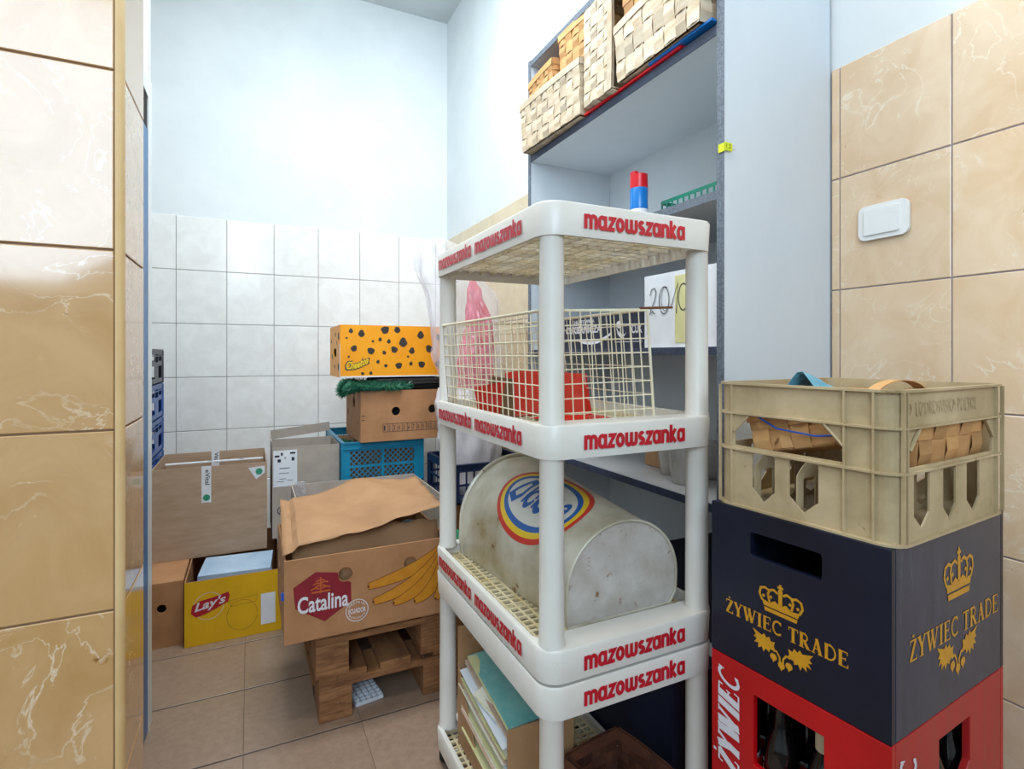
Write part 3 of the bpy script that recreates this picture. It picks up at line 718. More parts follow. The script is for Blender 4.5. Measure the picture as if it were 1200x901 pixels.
part('bottom_sheet', MB().box(.03, .27, .03, .25, 0, .02), 'paper_cream', t)
# --- plain box at far left
bx = card_box('plain_box', 'closed plain brown carton with one round hand hole on the floor at far left', (-.625, 2.475, .0005), (.39, .33, .246), 'card_orange', holes={'f': [(.318, .152, .016), (.07, .152, .016)]}, lid=True)
# --- spotted box and brown box, back right
bx = card_box('spotted_box', 'orange snack box with black spots on top of the corner stack', (.388, 2.70, 1.022), (.53, .36, .25), 'orange_print', holes={'l': [rrect(.13, .23, .10, .14, .015)]}, lid=True)
P = Print(); random.seed(11)
spots = [(.050, .225, .012), (.100, .213, .018), (.215, .232, .023), (.275, .235, .018), (.190, .185, .010), (.233, .176, .011), (.260, .135, .019), (.305, .172, .024), (.350, .130, .017), (.065, .140, .017), (.145, .128, .020), (.210, .120, .011), (.03, .19, .006), (.040, .10, .006), (.18, .075, .010), (.218, .055, .010), (.283, .055, .019), (.33, .10, .007), (.345, .065, .011), (.145, .02, .009), (.105, .018, .009), (.155, .175, .007), (.395, .21, .02), (.40, .06, .02), (.44, .14, .022), (.49, .2, .018), (.49, .06, .02)]
for x, z, r in spots:
    ph = random.uniform(0, 6); P.poly([(x+r*(1+.16*math.sin(3*a+ph))*math.cos(a)*.85, min(.249, z+r*(1+.14*math.cos(2*a+ph))*math.sin(a)*.9)) for a in [2*PI*i/14 for i in range(14)]])
P.put('print_spots', 'spot_dark', FP(bx), (0, 0, 0), X3, Z3)
P = Print()
for x, z, r in ((.30, .2, .02), (.2, .21, .012), (.05, .18, .012), (.08, .1, .015), (.3, .05, .02), (.17, .05, .012), (.24, .17, .01)): P.poly(circ(x, z, r, 12))
P.put('print_spots', 'spot_dark', FP(bx), (0, .352, 0), -Y3, Z3)
part('white_edge', MB().box(-.0012, .532, -.0012, 0, 0, .006).box(-.0012, .0, -.0012, .012, .0, .16), 'paper_white', bx)
def wavy(x, y): return (x, y+.028*(x-.03)/.10+.004*math.sin(x*60))
P = Print().font('Cheetos', .022, .028, .118, .048, bold=.11, shear=.2).warp(wavy); P.put('lettering_outline', 'ink', FP(bx), (0, 0, 0), X3, Z3, .0009)
P = Print().font('Cheetos', .028, .033, .106, .038, bold=.045, shear=.2).warp(wavy); P.put('lettering', 'rainbow_yellow', FP(bx), (0, 0, 0), X3, Z3, .0014)
bx = card_box('brown_box', 'brown carton with round vent holes and a number strip under the spotted box', (.470, 2.62, .7165), (.50, .38, .243), 'card_orange', rz=math.radians(1),
     holes={'f': [(.168, .142, .021), (.352, .146, .021)], 'l': [(.05, .12, .016), (.2, .18, .03), (.3, .08, .015)]}, th=.005)
P = Print()
P.stroke([(.105, .044), (.44, .044)], .002); P.stroke([(.105, .082), (.44, .082)], .002)
for i in range(15): P.stroke([(.105+i*.0238, .044), (.105+i*.0238, .082)], .002)
for i in range(14):
    s = str(i+1); P.font(s, .109+i*.0238, .050, .007 if len(s) == 1 else .014, .024)
P.stroke([(.004, .125), (.02, .125)], .003); P.stroke([(.004, .105), (.02, .105)], .003)
P.put('number_strip', 'ink', FP(bx), (0, 0, 0), X3, Z3)
part('dark_interior', MB().box(.03, .47, .05, .35, .005, .232), 'black_hole', bx)  # black block painting the shaded inside of the carton
# --- green garland
def garland(name, label, pts, r, n, seed):
    rd = random.Random(seed); g = MB(); P_ = [Vector(p) for p in pts]
    for i in range(n):
        s = rd.random()*(len(P_)-1); k = int(s); p = P_[k].lerp(P_[k+1], s-k)
        d = Vector((rd.gauss(0, 1), rd.gauss(0, 1), rd.gauss(0, 1))).normalized()*r*rd.uniform(.5, 1)
        e = d.orthogonal().normalized()*.0016; g.add([p+e, p-e, p+d-e*.5, p+d+e*.5], [(0, 1, 2, 3)])
    g.tube(P_, .003, 5); o = part(name, g, 'garland', None); tag(o, label, 'garland', None); return o
garland('tinsel_garland', 'dark green tinsel garland squashed under the spotted box', [(.42, 2.66, .972), (.50, 2.62, .980), (.60, 2.65, .982), (.70, 2.66, .980), (.75, 2.75, .975), (.60, 2.83, .985), (.48, 2.85, .99), (.42, 2.72, .99), (.395, 2.66, .985), (.39, 2.66, .95), (.44, 2.605, .985), (.66, 2.62, .972)], .036, 7000, 3)
garland('tinsel_garland', 'green tinsel garland lying in the left end of the turquoise crate', [(.42, 2.72, .69), (.45, 2.78, .695), (.43, 2.9, .69), (.44, 2.68, .69)], .02, 900, 4)

t = thing('gap_shade', 'black filler for the dark gap between the spotted box and the brown carton', 'filler', (.55, 2.66, .9600))  # black filler added where the gap is only dark
part('dark_layer', MB().sheet(24, 16, lambda a, b: (a*.40, b*.32, .028*(math.sin(PI*a)**.3)*(math.sin(PI*b)**.3)+.028+crumple((a, b), .002, 3))), 'black_hole', t, solid=.004)
part('dark_layer', MB().box(.01, .39, .01, .31, .0, .052), 'black_hole', t, bevel=.01)
# ================================================================= plastic crates
def lattice(mb, o, u, w, h, m=.012, ang=True):
    """diagonal lattice filling a w x h field"""
    o, u = Vector(o), Vector(u); st = .026
    for sg in (-1, 1):
        k = -h
        while k < w+h:
            pts = []
            a0 = k; x0, z0, x1, z1 = (a0, 0, a0+h, h) if sg > 0 else (a0+h, 0, a0, h)
            def clipx(xa, za, xb, zb):
                lo_, hi_ = 0, 1; dx = xb-xa
                for bound, s in ((0, 1), (w, -1)):
                    fa, fb = s*(xa-bound), s*(xb-bound)
                    if fa < 0 and fb < 0: return None
                    if fa < 0: lo_ = max(lo_, fa/(fa-fb))
                    if fb < 0: hi_ = min(hi_, fa/(fa-fb))
                if hi_ <= lo_: return None
                return (xa+dx*lo_, za+(zb-za)*lo_, xa+dx*hi_, za+(zb-za)*hi_)
            c = clipx(x0, z0, x1, z1)
            if c: mb.tube([o+u*c[0]+Z3*c[1], o+u*c[2]+Z3*c[3]], .0026, 4, cap=False)
            k += st
def veg_crate(name, label, loc, dims, m, rz=0, style='lattice', group=None):
    w, d, h = dims; t = thing(name, label, 'crate', loc, rz, group)
    for nm, o, u, L in (('front_wall', (0, .004, 0), (1, 0, 0), w), ('back_wall', (w, d-.004, 0), (-1, 0, 0), w), ('side_wall', (.004, d-.008, 0), (0, -1, 0), d-.016), ('side_wall', (w-.004, .008, 0), (0, 1, 0), d-.016)):
        hs = []
        if style == 'lattice':
            for a in (0, 1):
                x0 = .04+a*(L-.09)/2+a*.006; x1 = x0+(L-.09)/2-.006
                hs += [rrect(x0, x1, .02, h*.42, .003, 1), rrect(x0, x1, h*.47, h*.80, .003, 1)]
        elif style == 'slots':
            n = int((L-.06)/.035)
            for i in range(n):
                x0 = .03+i*(L-.06)/n; hs.append(rrect(x0+.004, x0+(L-.06)/n-.004, h*.50, h*.80, .002, 1)); hs.append(rrect(x0+.004, x0+(L-.06)/n-.004, .018, h*.44, .002, 1))
        elif style == 'stack':
            hs = [rrect(.03, L/2-.05, h*.16, h*.52, .004, 1), rrect(L/2+.05, L-.03, h*.16, h*.52, .004, 1), rrect(L/2-.042, L/2+.042, h*.62, h*.86, .006, 2), rrect(.04, L/2-.06, h*.66, h*.84, .004, 1), rrect(L/2+.06, L-.04, h*.66, h*.84, .004, 1)]
        wl_ = part(nm, MB().panel([(0, 0), (L, 0), (L, h-.006), (0, h-.006)], hs, o, u, Z3, .003), m, t)
        if style == 'lattice':
            g = MB()
            for q_ in hs:
                x0 = min(p[0] for p in q_); x1 = max(p[0] for p in q_); z0 = min(p[1] for p in q_); z1 = max(p[1] for p in q_)
                U = Vector(u); nn = U.cross(Z3); lattice(g, Vector(o)+U*x0+Z3*z0-nn*.0015, u, x1-x0, z1-z0)
            part('lattice', g, m, wl_, stuff=True)
    R = []
    out = rrect(0, w, 0, d, .018, 4); inn = rrect(.016, w-.016, .016, d-.016, .008, 4)
    part('rim', MB().panel(out, [inn], (0, 0, h), X3, Y3, .007).panel(out, [rrect(.004, w-.004, .004, d-.004, .014, 4)], (0, 0, h-.03), X3, Y3, .004), m, t)
    part('base', MB().box(.004, w-.004, .004, d-.004, 0, .005), m, t)
    return t
veg_crate('vegetable_crate', 'turquoise lattice-sided plastic crate beneath the brown vent-holed carton', (.388, 2.655, .505), (.40, .60, .21), 'teal_plastic')
veg_crate('vegetable_crate', 'dark plastic crate hidden beneath the turquoise crate on the pallets', (.39, 2.66, .2885), (.40, .58, .214), 'navy_crate', style='slots')
card_box('dark_fill', 'dark filler block for the shade inside the turquoise crate', (.41, 2.67, .5105), (.33, .50, .165), 'card_dark', lid=True)  # added dark block, makes the lattice openings read as shaded
card_box('navy_block', 'dark navy filler block for the shade in the gap between the white rack and the shelving unit', (.890, .985, .0005), (.130, .76, .36), 'navy_box', lid=True)  # added navy block, stands for the shade low in the shelving unit
nv = veg_crate('vegetable_crate', 'navy slotted plastic crate between the corner stack and the white rack', (.800, 2.262, .47), (.39, .385, .175), 'navy_crate', style='slots')
o = card_box('support_box', 'low carton carrying the navy slotted crate on the pallets', (.80, 2.28, .2885), (.36, .36, .176), 'card_dark')
for i in range(7):
    z = i*.1655; dk = i == 6
    names = ['bottom', 'second from the bottom', 'third from the bottom', 'middle', 'third from the top', 'second from the top']
    veg_crate('stacking_crate', ('dark grey plastic crate on top of the blue crate stack' if dk else 'blue plastic crate, %s in the stack by the left wall' % names[i]), (-.99, 2.825, z), (.60, .398, .1645), 'dark_crate' if dk else 'blue_plastic', style='stack', group='crates stacked at the left of the back wall')

# ================================================================= pallets
def pallet(loc, rz, label):
    t = thing('pallet', label, 'pallet', loc, rz, None); bl_ = []
    for x0, x1 in ((0, .10), (.3275, .4725), (.70, .80)):
        part('bottom_board', MB().box(x0, x1, 0, 1.2, 0, .021), 'wood', t, bevel=.002)
        for y0, y1 in ((0, .145), (.5275, .6725), (1.055, 1.2)):
            part('block', MB().box(x0+.001, x1-.001, y0+.001, y1-.001, .0215, .0995), 'wood_block', t, bevel=.002)
    for y0, y1 in ((0, .145), (.5275, .6725), (1.055, 1.2)):
        part('cross_board', MB().box(0, .8, y0, y1, .100, .1215), 'wood', t, bevel=.002)
    for x0, x1 in ((0, .145), (.186, .286), (.3275, .4725), (.514, .614), (.655, .80)):
        part('deck_board', MB().box(x0, x1, random.uniform(-.004, .004), 1.2, .122, .1435), 'wood', t, bevel=.002)
pallet((.19, 1.755, .0002), 0, 'weathered wooden pallet standing on the floor under the other pallet')
pallet((.178, 1.74, .1442), math.radians(.4), 'weathered wooden pallet carrying the banana box')
t = thing('plastic_grate', 'small white plastic grate lying on the floor beneath the pallets', 'grate', (.305, 1.79, .0003), math.radians(8))
g = MB()
for i in range(6): g.box(i*.018, i*.018+.003, 0, .14, 0, .012)
for i in range(8): g.box(0, .093, i*.0196, i*.0196+.003, .0, .012)
part('grid', g, 'paper_white', t)

# ================================================================= beer crates, local frame: x along the right-hand face, y along the left-hand face
CR = math.radians(5); CN = (.828, .467); CW, CD, CH = .402, .312, .2825
def beer_crate(label, z, m1, m2, slots):
    t = thing('beer_crate', label, 'crate', (CN[0], CN[1], z), CR)
    L = slots['L']; Rr = slots['R']
    part('side_wall', MB().panel([(0, 0), (CD, 0), (CD, CH), (0, CH)], L, (0, CD, 0), (0, -1, 0), Z3, .012), m1, t, bevel=.0015)
    part('side_wall', MB().panel([(0, 0), (CD, 0), (CD, CH), (0, CH)], L, (CW, 0, 0), (0, 1, 0), Z3, .012), m1, t, bevel=.0015)
    part('front_wall', MB().panel([(0, 0), (CW-.0242, 0), (CW-.0242, CH), (0, CH)], Rr, (.0121, 0.0, 0), (1, 0, 0), Z3, .012), m2, t, bevel=.0015)
    part('back_wall', MB().panel([(0, 0), (CW-.0242, 0), (CW-.0242, CH), (0, CH)], Rr, (CW-.0121, CD, 0), (-1, 0, 0), Z3, .012), m2, t, bevel=.0015)
    part('base', MB().box(.0125, CW-.0125, .0125, CD-.0125, .002, .008), m1, t)
    g = MB()
    for i in range(1, 5): g.box(i*CW/5-.001, i*CW/5+.001, .013, CD-.013, .009, .11)
    for i in range(1, 4): g.box(.013, CW-.013, i*CD/4-.001, i*CD/4+.001, .009, .108)
    part('divider', g, m1, t)
    return t
# left face coordinates: x = CD - y(local)
t = beer_crate('dark navy beer crate with gold crown print between red and tan crates', .5680, 'navy_plastic', 'navy_scuff_sheen', {'L': [rrect(CD-.228, CD-.100, .203, .245, .005, 3)], 'R': [rrect(.13, .26, .240, .262, .005, 3)] if False else []})
P = Print(); crown(P, CD-.170, .117, .080, .054); P.put('crown_print', 'gold_print', t, (0, CD, 0), -Y3, Z3)
P = Print(); serif(P, 'ZYWIEC TRADE', CD-.280, .083, .222, .0245, fat=1.2); P.put('lettering', 'gold_print', t, (0, CD, 0), -Y3, Z3)
P = Print(); hops(P, CD-.168, .026, .108, .050); P.put('hop_print', 'gold_print', t, (0, CD, 0), -Y3, Z3)
P = Print(); crown(P, .218, .168, .108, .080); P.put('crown_print', 'gold_print', t, (0, 0, 0), X3, Z3)
P = Print(); serif(P, 'ZYWIEC TRADE', .050, .106, .325, .032, fat=1.2); P.put('lettering', 'gold_print', t, (0, 0, 0), X3, Z3)
P = Print(); hops(P, .214, .040, .145, .062); P.put('hop_print', 'gold_print', t, (0, 0, 0), X3, Z3)
winL = [(CD-.222, .115), (CD-.165, .112), (CD-.150, .125), (CD-.128, .132), (CD-.097, .130), (CD-.097, .240), (CD-.222, .240)]
winR = [(.150, .105), (.185, .105), (.215, .125), (.262, .165), (.262, .240), (.150, .240)]
winR = [(x-.0121, z) for x, z in winR]
for z, lb in ((.2842, 'red beer crate holding dark bottles, under the navy crate'), (.0005, 'red beer crate at the foot of the stack, mostly below view')):
    t = beer_crate(lb, z, 'red_plastic', 'red_scuffed', {'L': [winL], 'R': [winR]})
    P = Print(); serif(P, 'ZYWIEC', 0, 0, .185, .046, fat=1.7); P.warp(lambda x, y: (x+y*.25, y)); P.put('lettering', 'white_print', t, (0, .250, .068), Z3, Y3*1.0, .0008)
    P = Print(); serif(P, 'ZYWIEC', 0, 0, .185, .05, fat=1.7); P.warp(lambda x, y: (x+y*.25, y)); P.put('lettering', 'white_print', t, (.073, 0, .060), Z3, -X3, .0008)
def world(x, y): return (CN[0]+x*math.cos(CR)-y*math.sin(CR), CN[1]+x*math.sin(CR)+y*math.cos(CR))
def bottle(x, y, z, label, capm, lab):
    wx, wy = world(x, y); t = thing('beer_bottle', label, 'bottle', (wx, wy, z), random.random()*3, 'bottles in the red crate')
    part('glass_body', MB().lathe([(.028, 0), (.030, .004), (.030, .125), (.026, .150), (.015, .180), (.0128, .215), (.0135, .222), (.013, .232)], 20), 'glass_dark', t, smooth=True)
    part('cap', MB().lathe([(.0150, .2325), (.0152, .238), (.012, .241)], 16) if not lab else MB().lathe([(.0155, .185), (.0150, .2325), (.0152, .238), (.012, .241)], 16), capm, t, smooth=True)
    part('label', MB().lathe([(.0302, .05), (.0304, .05), (.0304, .10), (.0302, .10)], 20), 'paper_white', t, smooth=True)
for i in range(5):
    for j in range(4):
        if (i, j) in ((3, 1),): continue
        bottle(.040+i*CW/5, .038+j*CD/4, .2925, {(0, 2): 'dark beer bottle with dull pink cap behind the red crate opening', (0, 1): 'dark beer bottle with cream foil neck beside the crate opening'}.get((i, j), 'dark beer bottle in the %s row from the rack side, %s from the camera' % (['first', 'second', 'third', 'fourth', 'fifth'][i], ['nearest', 'second', 'third', 'farthest'][j])),
               {(0, 2): 'cap_pink', (0, 1): 'cap_cream'}.get((i, j), 'ink'), (i, j) == (0, 1))

# ================================================================= tan crate on top
TW, TD, TH = .385, .318, .228
t = thing('tan_crate', 'weathered tan plastic crate with arched windows on top of the navy crate', 'crate', (world(0.002, -.010)[0], world(.002, -.010)[1], .8512), CR)
def slot(x0, x1, z0, z1, v=.022): return [(x0, z0+v), ((x0+x1)/2, z0), (x1, z0+v), (x1, z1-.003), (x1-.003, z1), (x0+.003, z1), (x0, z1-.003)]
def tanwall(L, wx0, wx1, sl):
    hs = [[(wx0, .112), (wx1, .112), (wx1, .140), (wx1-.030, .168), (wx0+.030, .168), (wx0, .140)]]
    return hs+[slot(a, b, .018, .102) for a, b in sl]
hl = tanwall(TD, .042, .238, [(.078, .122), (.148, .198)]); hr = tanwall(TW, .038, .335, [(.055, .105), (.150, .195), (.235, .285)])
r_ = .03
part('side_wall', MB().panel([(r_, 0), (TD-r_, 0), (TD-r_, TH), (r_, TH)], hl, (.006, TD, 0), (0, -1, 0), Z3, .003), 'crate_tan', t)
part('side_wall', MB().panel([(r_, 0), (TD-r_, 0), (TD-r_, TH), (r_, TH)], [[(TD-x, z) for x, z in h_] for h_ in hl], (TW-.006, 0, 0), (0, 1, 0), Z3, .003), 'crate_tan', t)
part('front_wall', MB().panel([(r_, 0), (TW-r_, 0), (TW-r_, TH), (r_, TH)], hr, (0, .006, 0), (1, 0, 0), Z3, .003), 'crate_tan', t)
part('back_wall', MB().panel([(r_, 0), (TW-r_, 0), (TW-r_, TH), (r_, TH)], hr, (TW, TD-.006, 0), (-1, 0, 0), Z3, .003), 'crate_tan', t)
for cx, cy, a in ((TW-r_, r_, -90), (TW-r_, TD-r_, 0), (r_, TD-r_, 90), (r_, r_, 180)):
    A = arc(cx, cy, r_-.006, a, a+90, 6); B = arc(cx, cy, r_-.009, a, a+90, 6)[::-1]; pl = A+B; k = len(pl)
    part('corner', MB().add([(x, y, z) for z in (0, TH) for x, y in pl], [tuple(range(k)), tuple(range(k, 2*k))]+[(i, (i+1) % k, (i+1) % k+k, i+k) for i in range(k)]), 'crate_tan', t)
for z, th in ((0, .004), (.104, .0035), (.170, .0035), (TH-.004, .004)):
    part('horizontal_rib', MB().panel(rrect(0, TW, 0, TD, r_, 6), [rrect(.0062, TW-.0062, .0062, TD-.0062, r_-.0062, 6)], (0, 0, z+th), X3, Y3, th), 'crate_tan', t)
for y in (.012+r_*.8, .078, TD-.038, TD-.012): part('vertical_rib', MB().box(0.0005, .0062, y-.0015, y+.0015, .004, TH-.004), 'crate_tan', t)
for x in (r_*.9, .018+.0, TW-.038, TW-.012): part('vertical_rib', MB().box(x-.0015, x+.0015, 0.0005, .0062, .004, TH-.004), 'crate_tan', t)
for a, b in (((TD-.042), TD-.072), ((TD-.238), TD-.208)):
    part('brace', MB().tube([(.004, a, .138), (.004, b, .169)], .0028, 6), 'crate_tan', t)
for a, b in ((.038, .068), (.335, .305)): part('brace', MB().tube([(a, .004, .138), (b, .004, .169)], .0028, 6), 'crate_tan', t)
part('base', MB().box(.01, TW-.01, .01, TD-.01, .002, .006), 'crate_tan', t)
g = MB()
for j in range(1, 4):
    y = j*TD/4; n = 10
    g.panel([(.012, .006), (TW-.012, .006)]+[(TW-.012-(TW-.024)*i/40, .075+.022*abs(math.sin(PI*i/8))) for i in range(41)], [slot(.03+k_*.07, .065+k_*.07, .012, .07, .008) for k_ in range(5)], (0, y, 0), X3, Z3, .002)
part('divider', g, 'crate_tan', t)
P = Print().font('UZDROWISKA POLSKIE', .060, .188, .215, .022, bold=.0); P.put('raised_lettering', 'crate_tan', t, (0, .006, 0), X3, Z3, .0012)
P = Print(); P.ring(circ(.036, .199, .012, 20), circ(.036, .199, .009, 20)); P.put('raised_lettering', 'crate_tan', t, (0, .006, 0), X3, Z3, .0012)

# ================================================================= woven chip baskets
def woven(name, label, w, d, h, M, m='slat_pale', nh=4, group=None, strapw=.036, handle=False, bow=.004, tp=.96):
    """woven from flat chips; local x,y centred, z up from the base"""
    t = bpy.data.objects.new(name, None); COL.objects.link(t); t.matrix_world = M; t.empty_display_size = .05
    t['label'] = label; t['category'] = 'basket'
    if group: t['group'] = group
    sides = [((-w/2, -d/2), (1, 0), w), ((w/2, -d/2), (0, 1), d), ((w/2, d/2), (-1, 0), w), ((-w/2, d/2), (0, -1), d)]
    def taper(p, z): k = tp+(1-tp)*z/h; return (p[0]*k, p[1]*k)
    hh = h/nh
    for si, (o, u, L) in enumerate(sides):
        n = max(2, round(L/strapw)); cw = L/n; nx, ny = u[1], -u[0]
        for i in range(n):                               # upright straps
            g = MB(); K = nh*2
            vs = []
            wd = cw*random.uniform(.84, .93)
            for j in range(K+1):
                z = h*j/K; off = 0
                if j % 2: off = .0036*(1 if ((j//2)+i) % 2 == 0 else -1)
                for s_ in (-.5, .5):
                    c = (i+.5)*cw+s_*wd; p = taper((o[0]+u[0]*c+nx*off, o[1]+u[1]*c+ny*off), z); vs.append((p[0], p[1], z))
            g.add(vs, [(2*j, 2*j+1, 2*j+3, 2*j+2) for j in range(K)])
            part('upright_strip', g, m, t, solid=.001)
        for r in range(nh):                              # bands
            g = MB(); vs = []; K = n*2; z0 = hh*r+hh*random.uniform(.03, .08); z1 = hh*(r+1)-hh*random.uniform(.03, .08)
            for j in range(K+1):
                c = L*j/K; off = 0
                if j % 2: off = -.0036*(1 if (r+(j//2)) % 2 == 0 else -1)
                for z in (z0, z1):
                    p = taper((o[0]+u[0]*c+nx*off, o[1]+u[1]*c+ny*off), z); vs.append((p[0], p[1], z))
            g.add(vs, [(2*j, 2*j+1, 2*j+3, 2*j+2) for j in range(K)])
            part('band', g, m, t, solid=.001)
        for s_ in (1, -1):                               # rim strips
            e = .0042*s_; vs = []
            for j in range(13):
                c = L*j/12; p = (o[0]+u[0]*c+nx*e, o[1]+u[1]*c+ny*e); zz = bow*math.sin(PI*j/12)
                vs += [(p[0], p[1], h-.020+zz), (p[0], p[1], h+.004+zz)]
            part('rim_strip', MB().add(vs, [(2*j, 2*j+1, 2*j+3, 2*j+2) for j in range(12)]), m, t, solid=.0014)
    nb = max(2, round(w/.06)); 
    for i in range(nb):
        x0 = -.45*w+.9*w*i/nb; part('base_strip', MB().box(x0+.001, x0+.9*w/nb-.001, -.45*d, .45*d, .0, .0012), m, t)
    nb = max(2, round(d/.06))
    for i in range(nb):
        y0 = -.45*d+.9*d*i/nb; part('base_strip', MB().box(-.45*w, .45*w, y0+.001, y0+.9*d/nb-.001, -.0014, -.0002), m, t)
    if handle:
        pts = [(0, -d/2*.98+d*.98*(1-math.cos(PI*i/16))/2, h*.75+.10*math.sin(PI*i/16)) for i in range(17)]
        vs = []
        for p in pts: vs += [(-.012, p[1], p[2]), (.012, p[1], p[2])]
        part('handle', MB().add(vs, [(2*i, 2*i+1, 2*i+3, 2*i+2) for i in range(16)]), m, t, solid=.0016)
    return t
T = Matrix.Translation
def RZ(a): return Matrix.Rotation(math.radians(a), 4, 'Z')
def RX(a): return Matrix.Rotation(math.radians(a), 4, 'X')
def RY(a): return Matrix.Rotation(math.radians(a), 4, 'Y')
grp = 'woven chip baskets on the high shelf'
zs = 1.9415
o = part('red_folder', MB().box(1.022, 1.25, 1.10, 1.56, zs, zs+.006), 'can_red', None); tag(o, 'thin red folder under the high shelf baskets', 'folder')
o = part('blue_folder', MB().box(1.015, 1.22, .986, 1.22, zs+.0065, zs+.0125), 'can_blue', None); tag(o, 'thin blue folder under the basket nearest the side panel', 'folder')
woven('chip_basket', 'woven chip basket at the far end of the high shelf', .30, .42, .185, T((1.142, 1.765, zs+.003)) @ RZ(2), group=grp, strapw=.042, nh=4)
woven('chip_basket', 'warm brown chip basket set back at the far end, tucked in the basket below', .27, .22, .16, T((1.15, 1.85, zs+.125)) @ RZ(-4), 'slat_warm', group=grp, strapw=.04)
woven('chip_basket', 'warm brown chip basket stacked above, left of the upright basket', .25, .25, .17, T((1.16, 1.62, zs+.19)) @ RZ(3), 'slat_warm', group=grp, strapw=.04)
woven('chip_basket', 'chip basket tipped upright on its end between the shelf stacks', .29, .33, .16, T((1.145, 1.535, zs+.172)) @ RX(90), group=grp, strapw=.040)
woven('chip_basket', 'large woven chip basket nearest the side panel of the high shelf', .30, .355, .165, T((1.148, 1.180, zs+.0155)) @ RZ(-1), group=grp, strapw=.045, bow=.012, nh=3)
woven('chip_basket', 'warm chip basket nested on the large basket nearest the side panel', .27, .33, .15, T((1.165, 1.185, zs+.115)) @ RY(0) @ RZ(2), 'slat_warm', group=grp, strapw=.045, nh=3)
# baskets in the tan crate
def wm(x, y, z): p = world(x, y); return T((p[0], p[1], z)) @ RZ(5)
zc = .8512
woven('small_basket', 'small brown chip basket tilted against the left window of the tan crate', .115, .155, .075, wm(.085, .165, zc+.112) @ RX(-14) @ RY(6) , 'slat_warm', nh=2, group='chip baskets in the tan crate', strapw=.038)
woven('small_basket', 'small chip basket behind the right-hand window of the tan crate', .24, .11, .085, wm(.210, .062, zc+.108) @ RX(4), 'slat_warm', nh=2, group='chip baskets in the tan crate', strapw=.05, handle=False)
woven('small_basket', 'chip basket with bent wood handle at the back of the tan crate', .21, .13, .09, wm(.255, .215, zc+.112), 'slat_warm', nh=2, group='chip baskets in the tan crate', strapw=.05)
p = world(.245, .12)
t = thing('basket_handle', 'bent pale wood handle arching just above the tan crate rim', 'handle', (p[0], p[1], zc+.195), math.radians(5))
vs = []
for i in range(17):
    a = PI*i/16; vs += [(.045-.105*math.cos(a), -.008, .037*math.sin(a)), (.045-.105*math.cos(a), .012, .037*math.sin(a))]
part('bent_strip', MB().add(vs, [(2*i, 2*i+1, 2*i+3, 2*i+2) for i in range(16)]), 'slat_warm', t, solid=.0015)
p = world(.035, .15)
o = part('blue_strap', MB().tube([world(.022, .235)+(zc+.170,), world(.020, .19)+(zc+.150,), world(.018, .12)+(zc+.146,), world(.03, .09)+(zc+.150,)], .0018, 6), 'blue_strap', None); tag(o, 'thin blue plastic strap around the small basket in the tan crate', 'strap')
p = world(.12, .17)
def bf(a, b): return (world(.05+.10*a, .225-.17*b)[0]+0, world(.05+.10*a, .225-.17*b)[1], zc+.205+.048*math.exp(-((b-.35)/.16)**2)*(1-.7*a)-.02*abs(b-.4)+crumple((a, b), .003, 3))
o = part('blue_bag', MB().sheet(10, 16, bf), 'blue_film', None, solid=.0008); tag(o, 'pointed blue plastic film sticking up out of the tan crate', 'bag')

# ================================================================= things in the shelving unit
t = thing('spray_can', 'blue aerosol can with red cap on the upper shelf', 'spray can', (1.125, 1.398, 1.5345))
part('can_body', MB().lathe([(.026, 0), (.0285, .004), (.0285, .128), (.024, .138)], 24), 'can_blue', t, smooth=True)
part('can_label', MB().lathe([(.0288, .03), (.0288, .06)], 24), 'white_print', t, smooth=True)
part('cap', MB().lathe([(.0285, .128), (.029, .131), (.0275, .172), (.020, .164), (.004, .160)], 24), 'can_red', t, smooth=True)
part('nozzle_guard', MB().box(-.027, -.010, -.012, .012, .165, .181).box(.010, .027, -.012, .012, .165, .179), 'can_red', t, bevel=.003)
def mini_crate(nm, lb, loc, w, d, h, m):
    t = thing(nm, lb, 'crate', loc, 0)
    for q_, o_, u_ in (('front_wall', (0, 0, 0), (1, 0, 0)), ('back_wall', (w, d, 0), (-1, 0, 0)), ('side_wall', (0, d, 0), (0, -1, 0)), ('side_wall', (w, 0, 0), (0, 1, 0))):
        L = w if abs(u_[0]) else d; n = int(L/.024); hs = [rrect(.005+i*(L-.005)/n, (i+1)*(L-.005)/n-.001, .008+j*(h-.008)/3, (j+1)*(h-.008)/3-.003, .001, 1) for i in range(n) for j in range(3)]
        part(q_, MB().panel([(0, 0), (L, 0), (L, h), (0, h)], hs, o_, u_, Z3, .002), m, t)
    part('base', MB().box(.002, w-.002, .002, d-.002, 0, .003), m, t)
mini_crate('green_punnet', 'small green mesh punnet on the upper shelf', (1.20, 1.13, 1.5345), .15, .25, .092, 'green_plastic')
# sign
t = thing('handwritten_sign', 'white card with handwritten numbers leaning on the middle shelf', 'sign', (1.047, .99, 1.1515))
SW_ = .285
part('card', MB().box(0, .003, 0, SW_, 0, .208), 'paper_white', t)
part('brown_tape', MB().box(-.0012, -.0002, SW_-.185, SW_-.128, .012, .195), 'paper_yellow', t, label='beige tape strip')
P = Print()
P.stroke([(.026, .150), (.032, .166), (.045, .170), (.052, .158), (.046, .135), (.030, .108), (.024, .096), (.036, .104), (.046, .096)], .0028)
P.stroke(arc(.085, .132, .020, 100, 460, 20, .038), .0026); P.stroke(arc(.090, .136, .016, 60, 300, 12, .034), .0016)
P.stroke([(.112, .108), (.140, .176), (.134, .092)], .003); P.stroke(arc(.160, .135, .018, 0, 350, 16, .036), .0028); P.stroke([(.215, .17), (.205, .13), (.235, .13)], .0028); P.stroke([(.228, .165), (.228, .095)], .0028)
P.put('handwriting', 'ink', t, (-.0012, SW_, 0), -Y3, Z3, .0006)
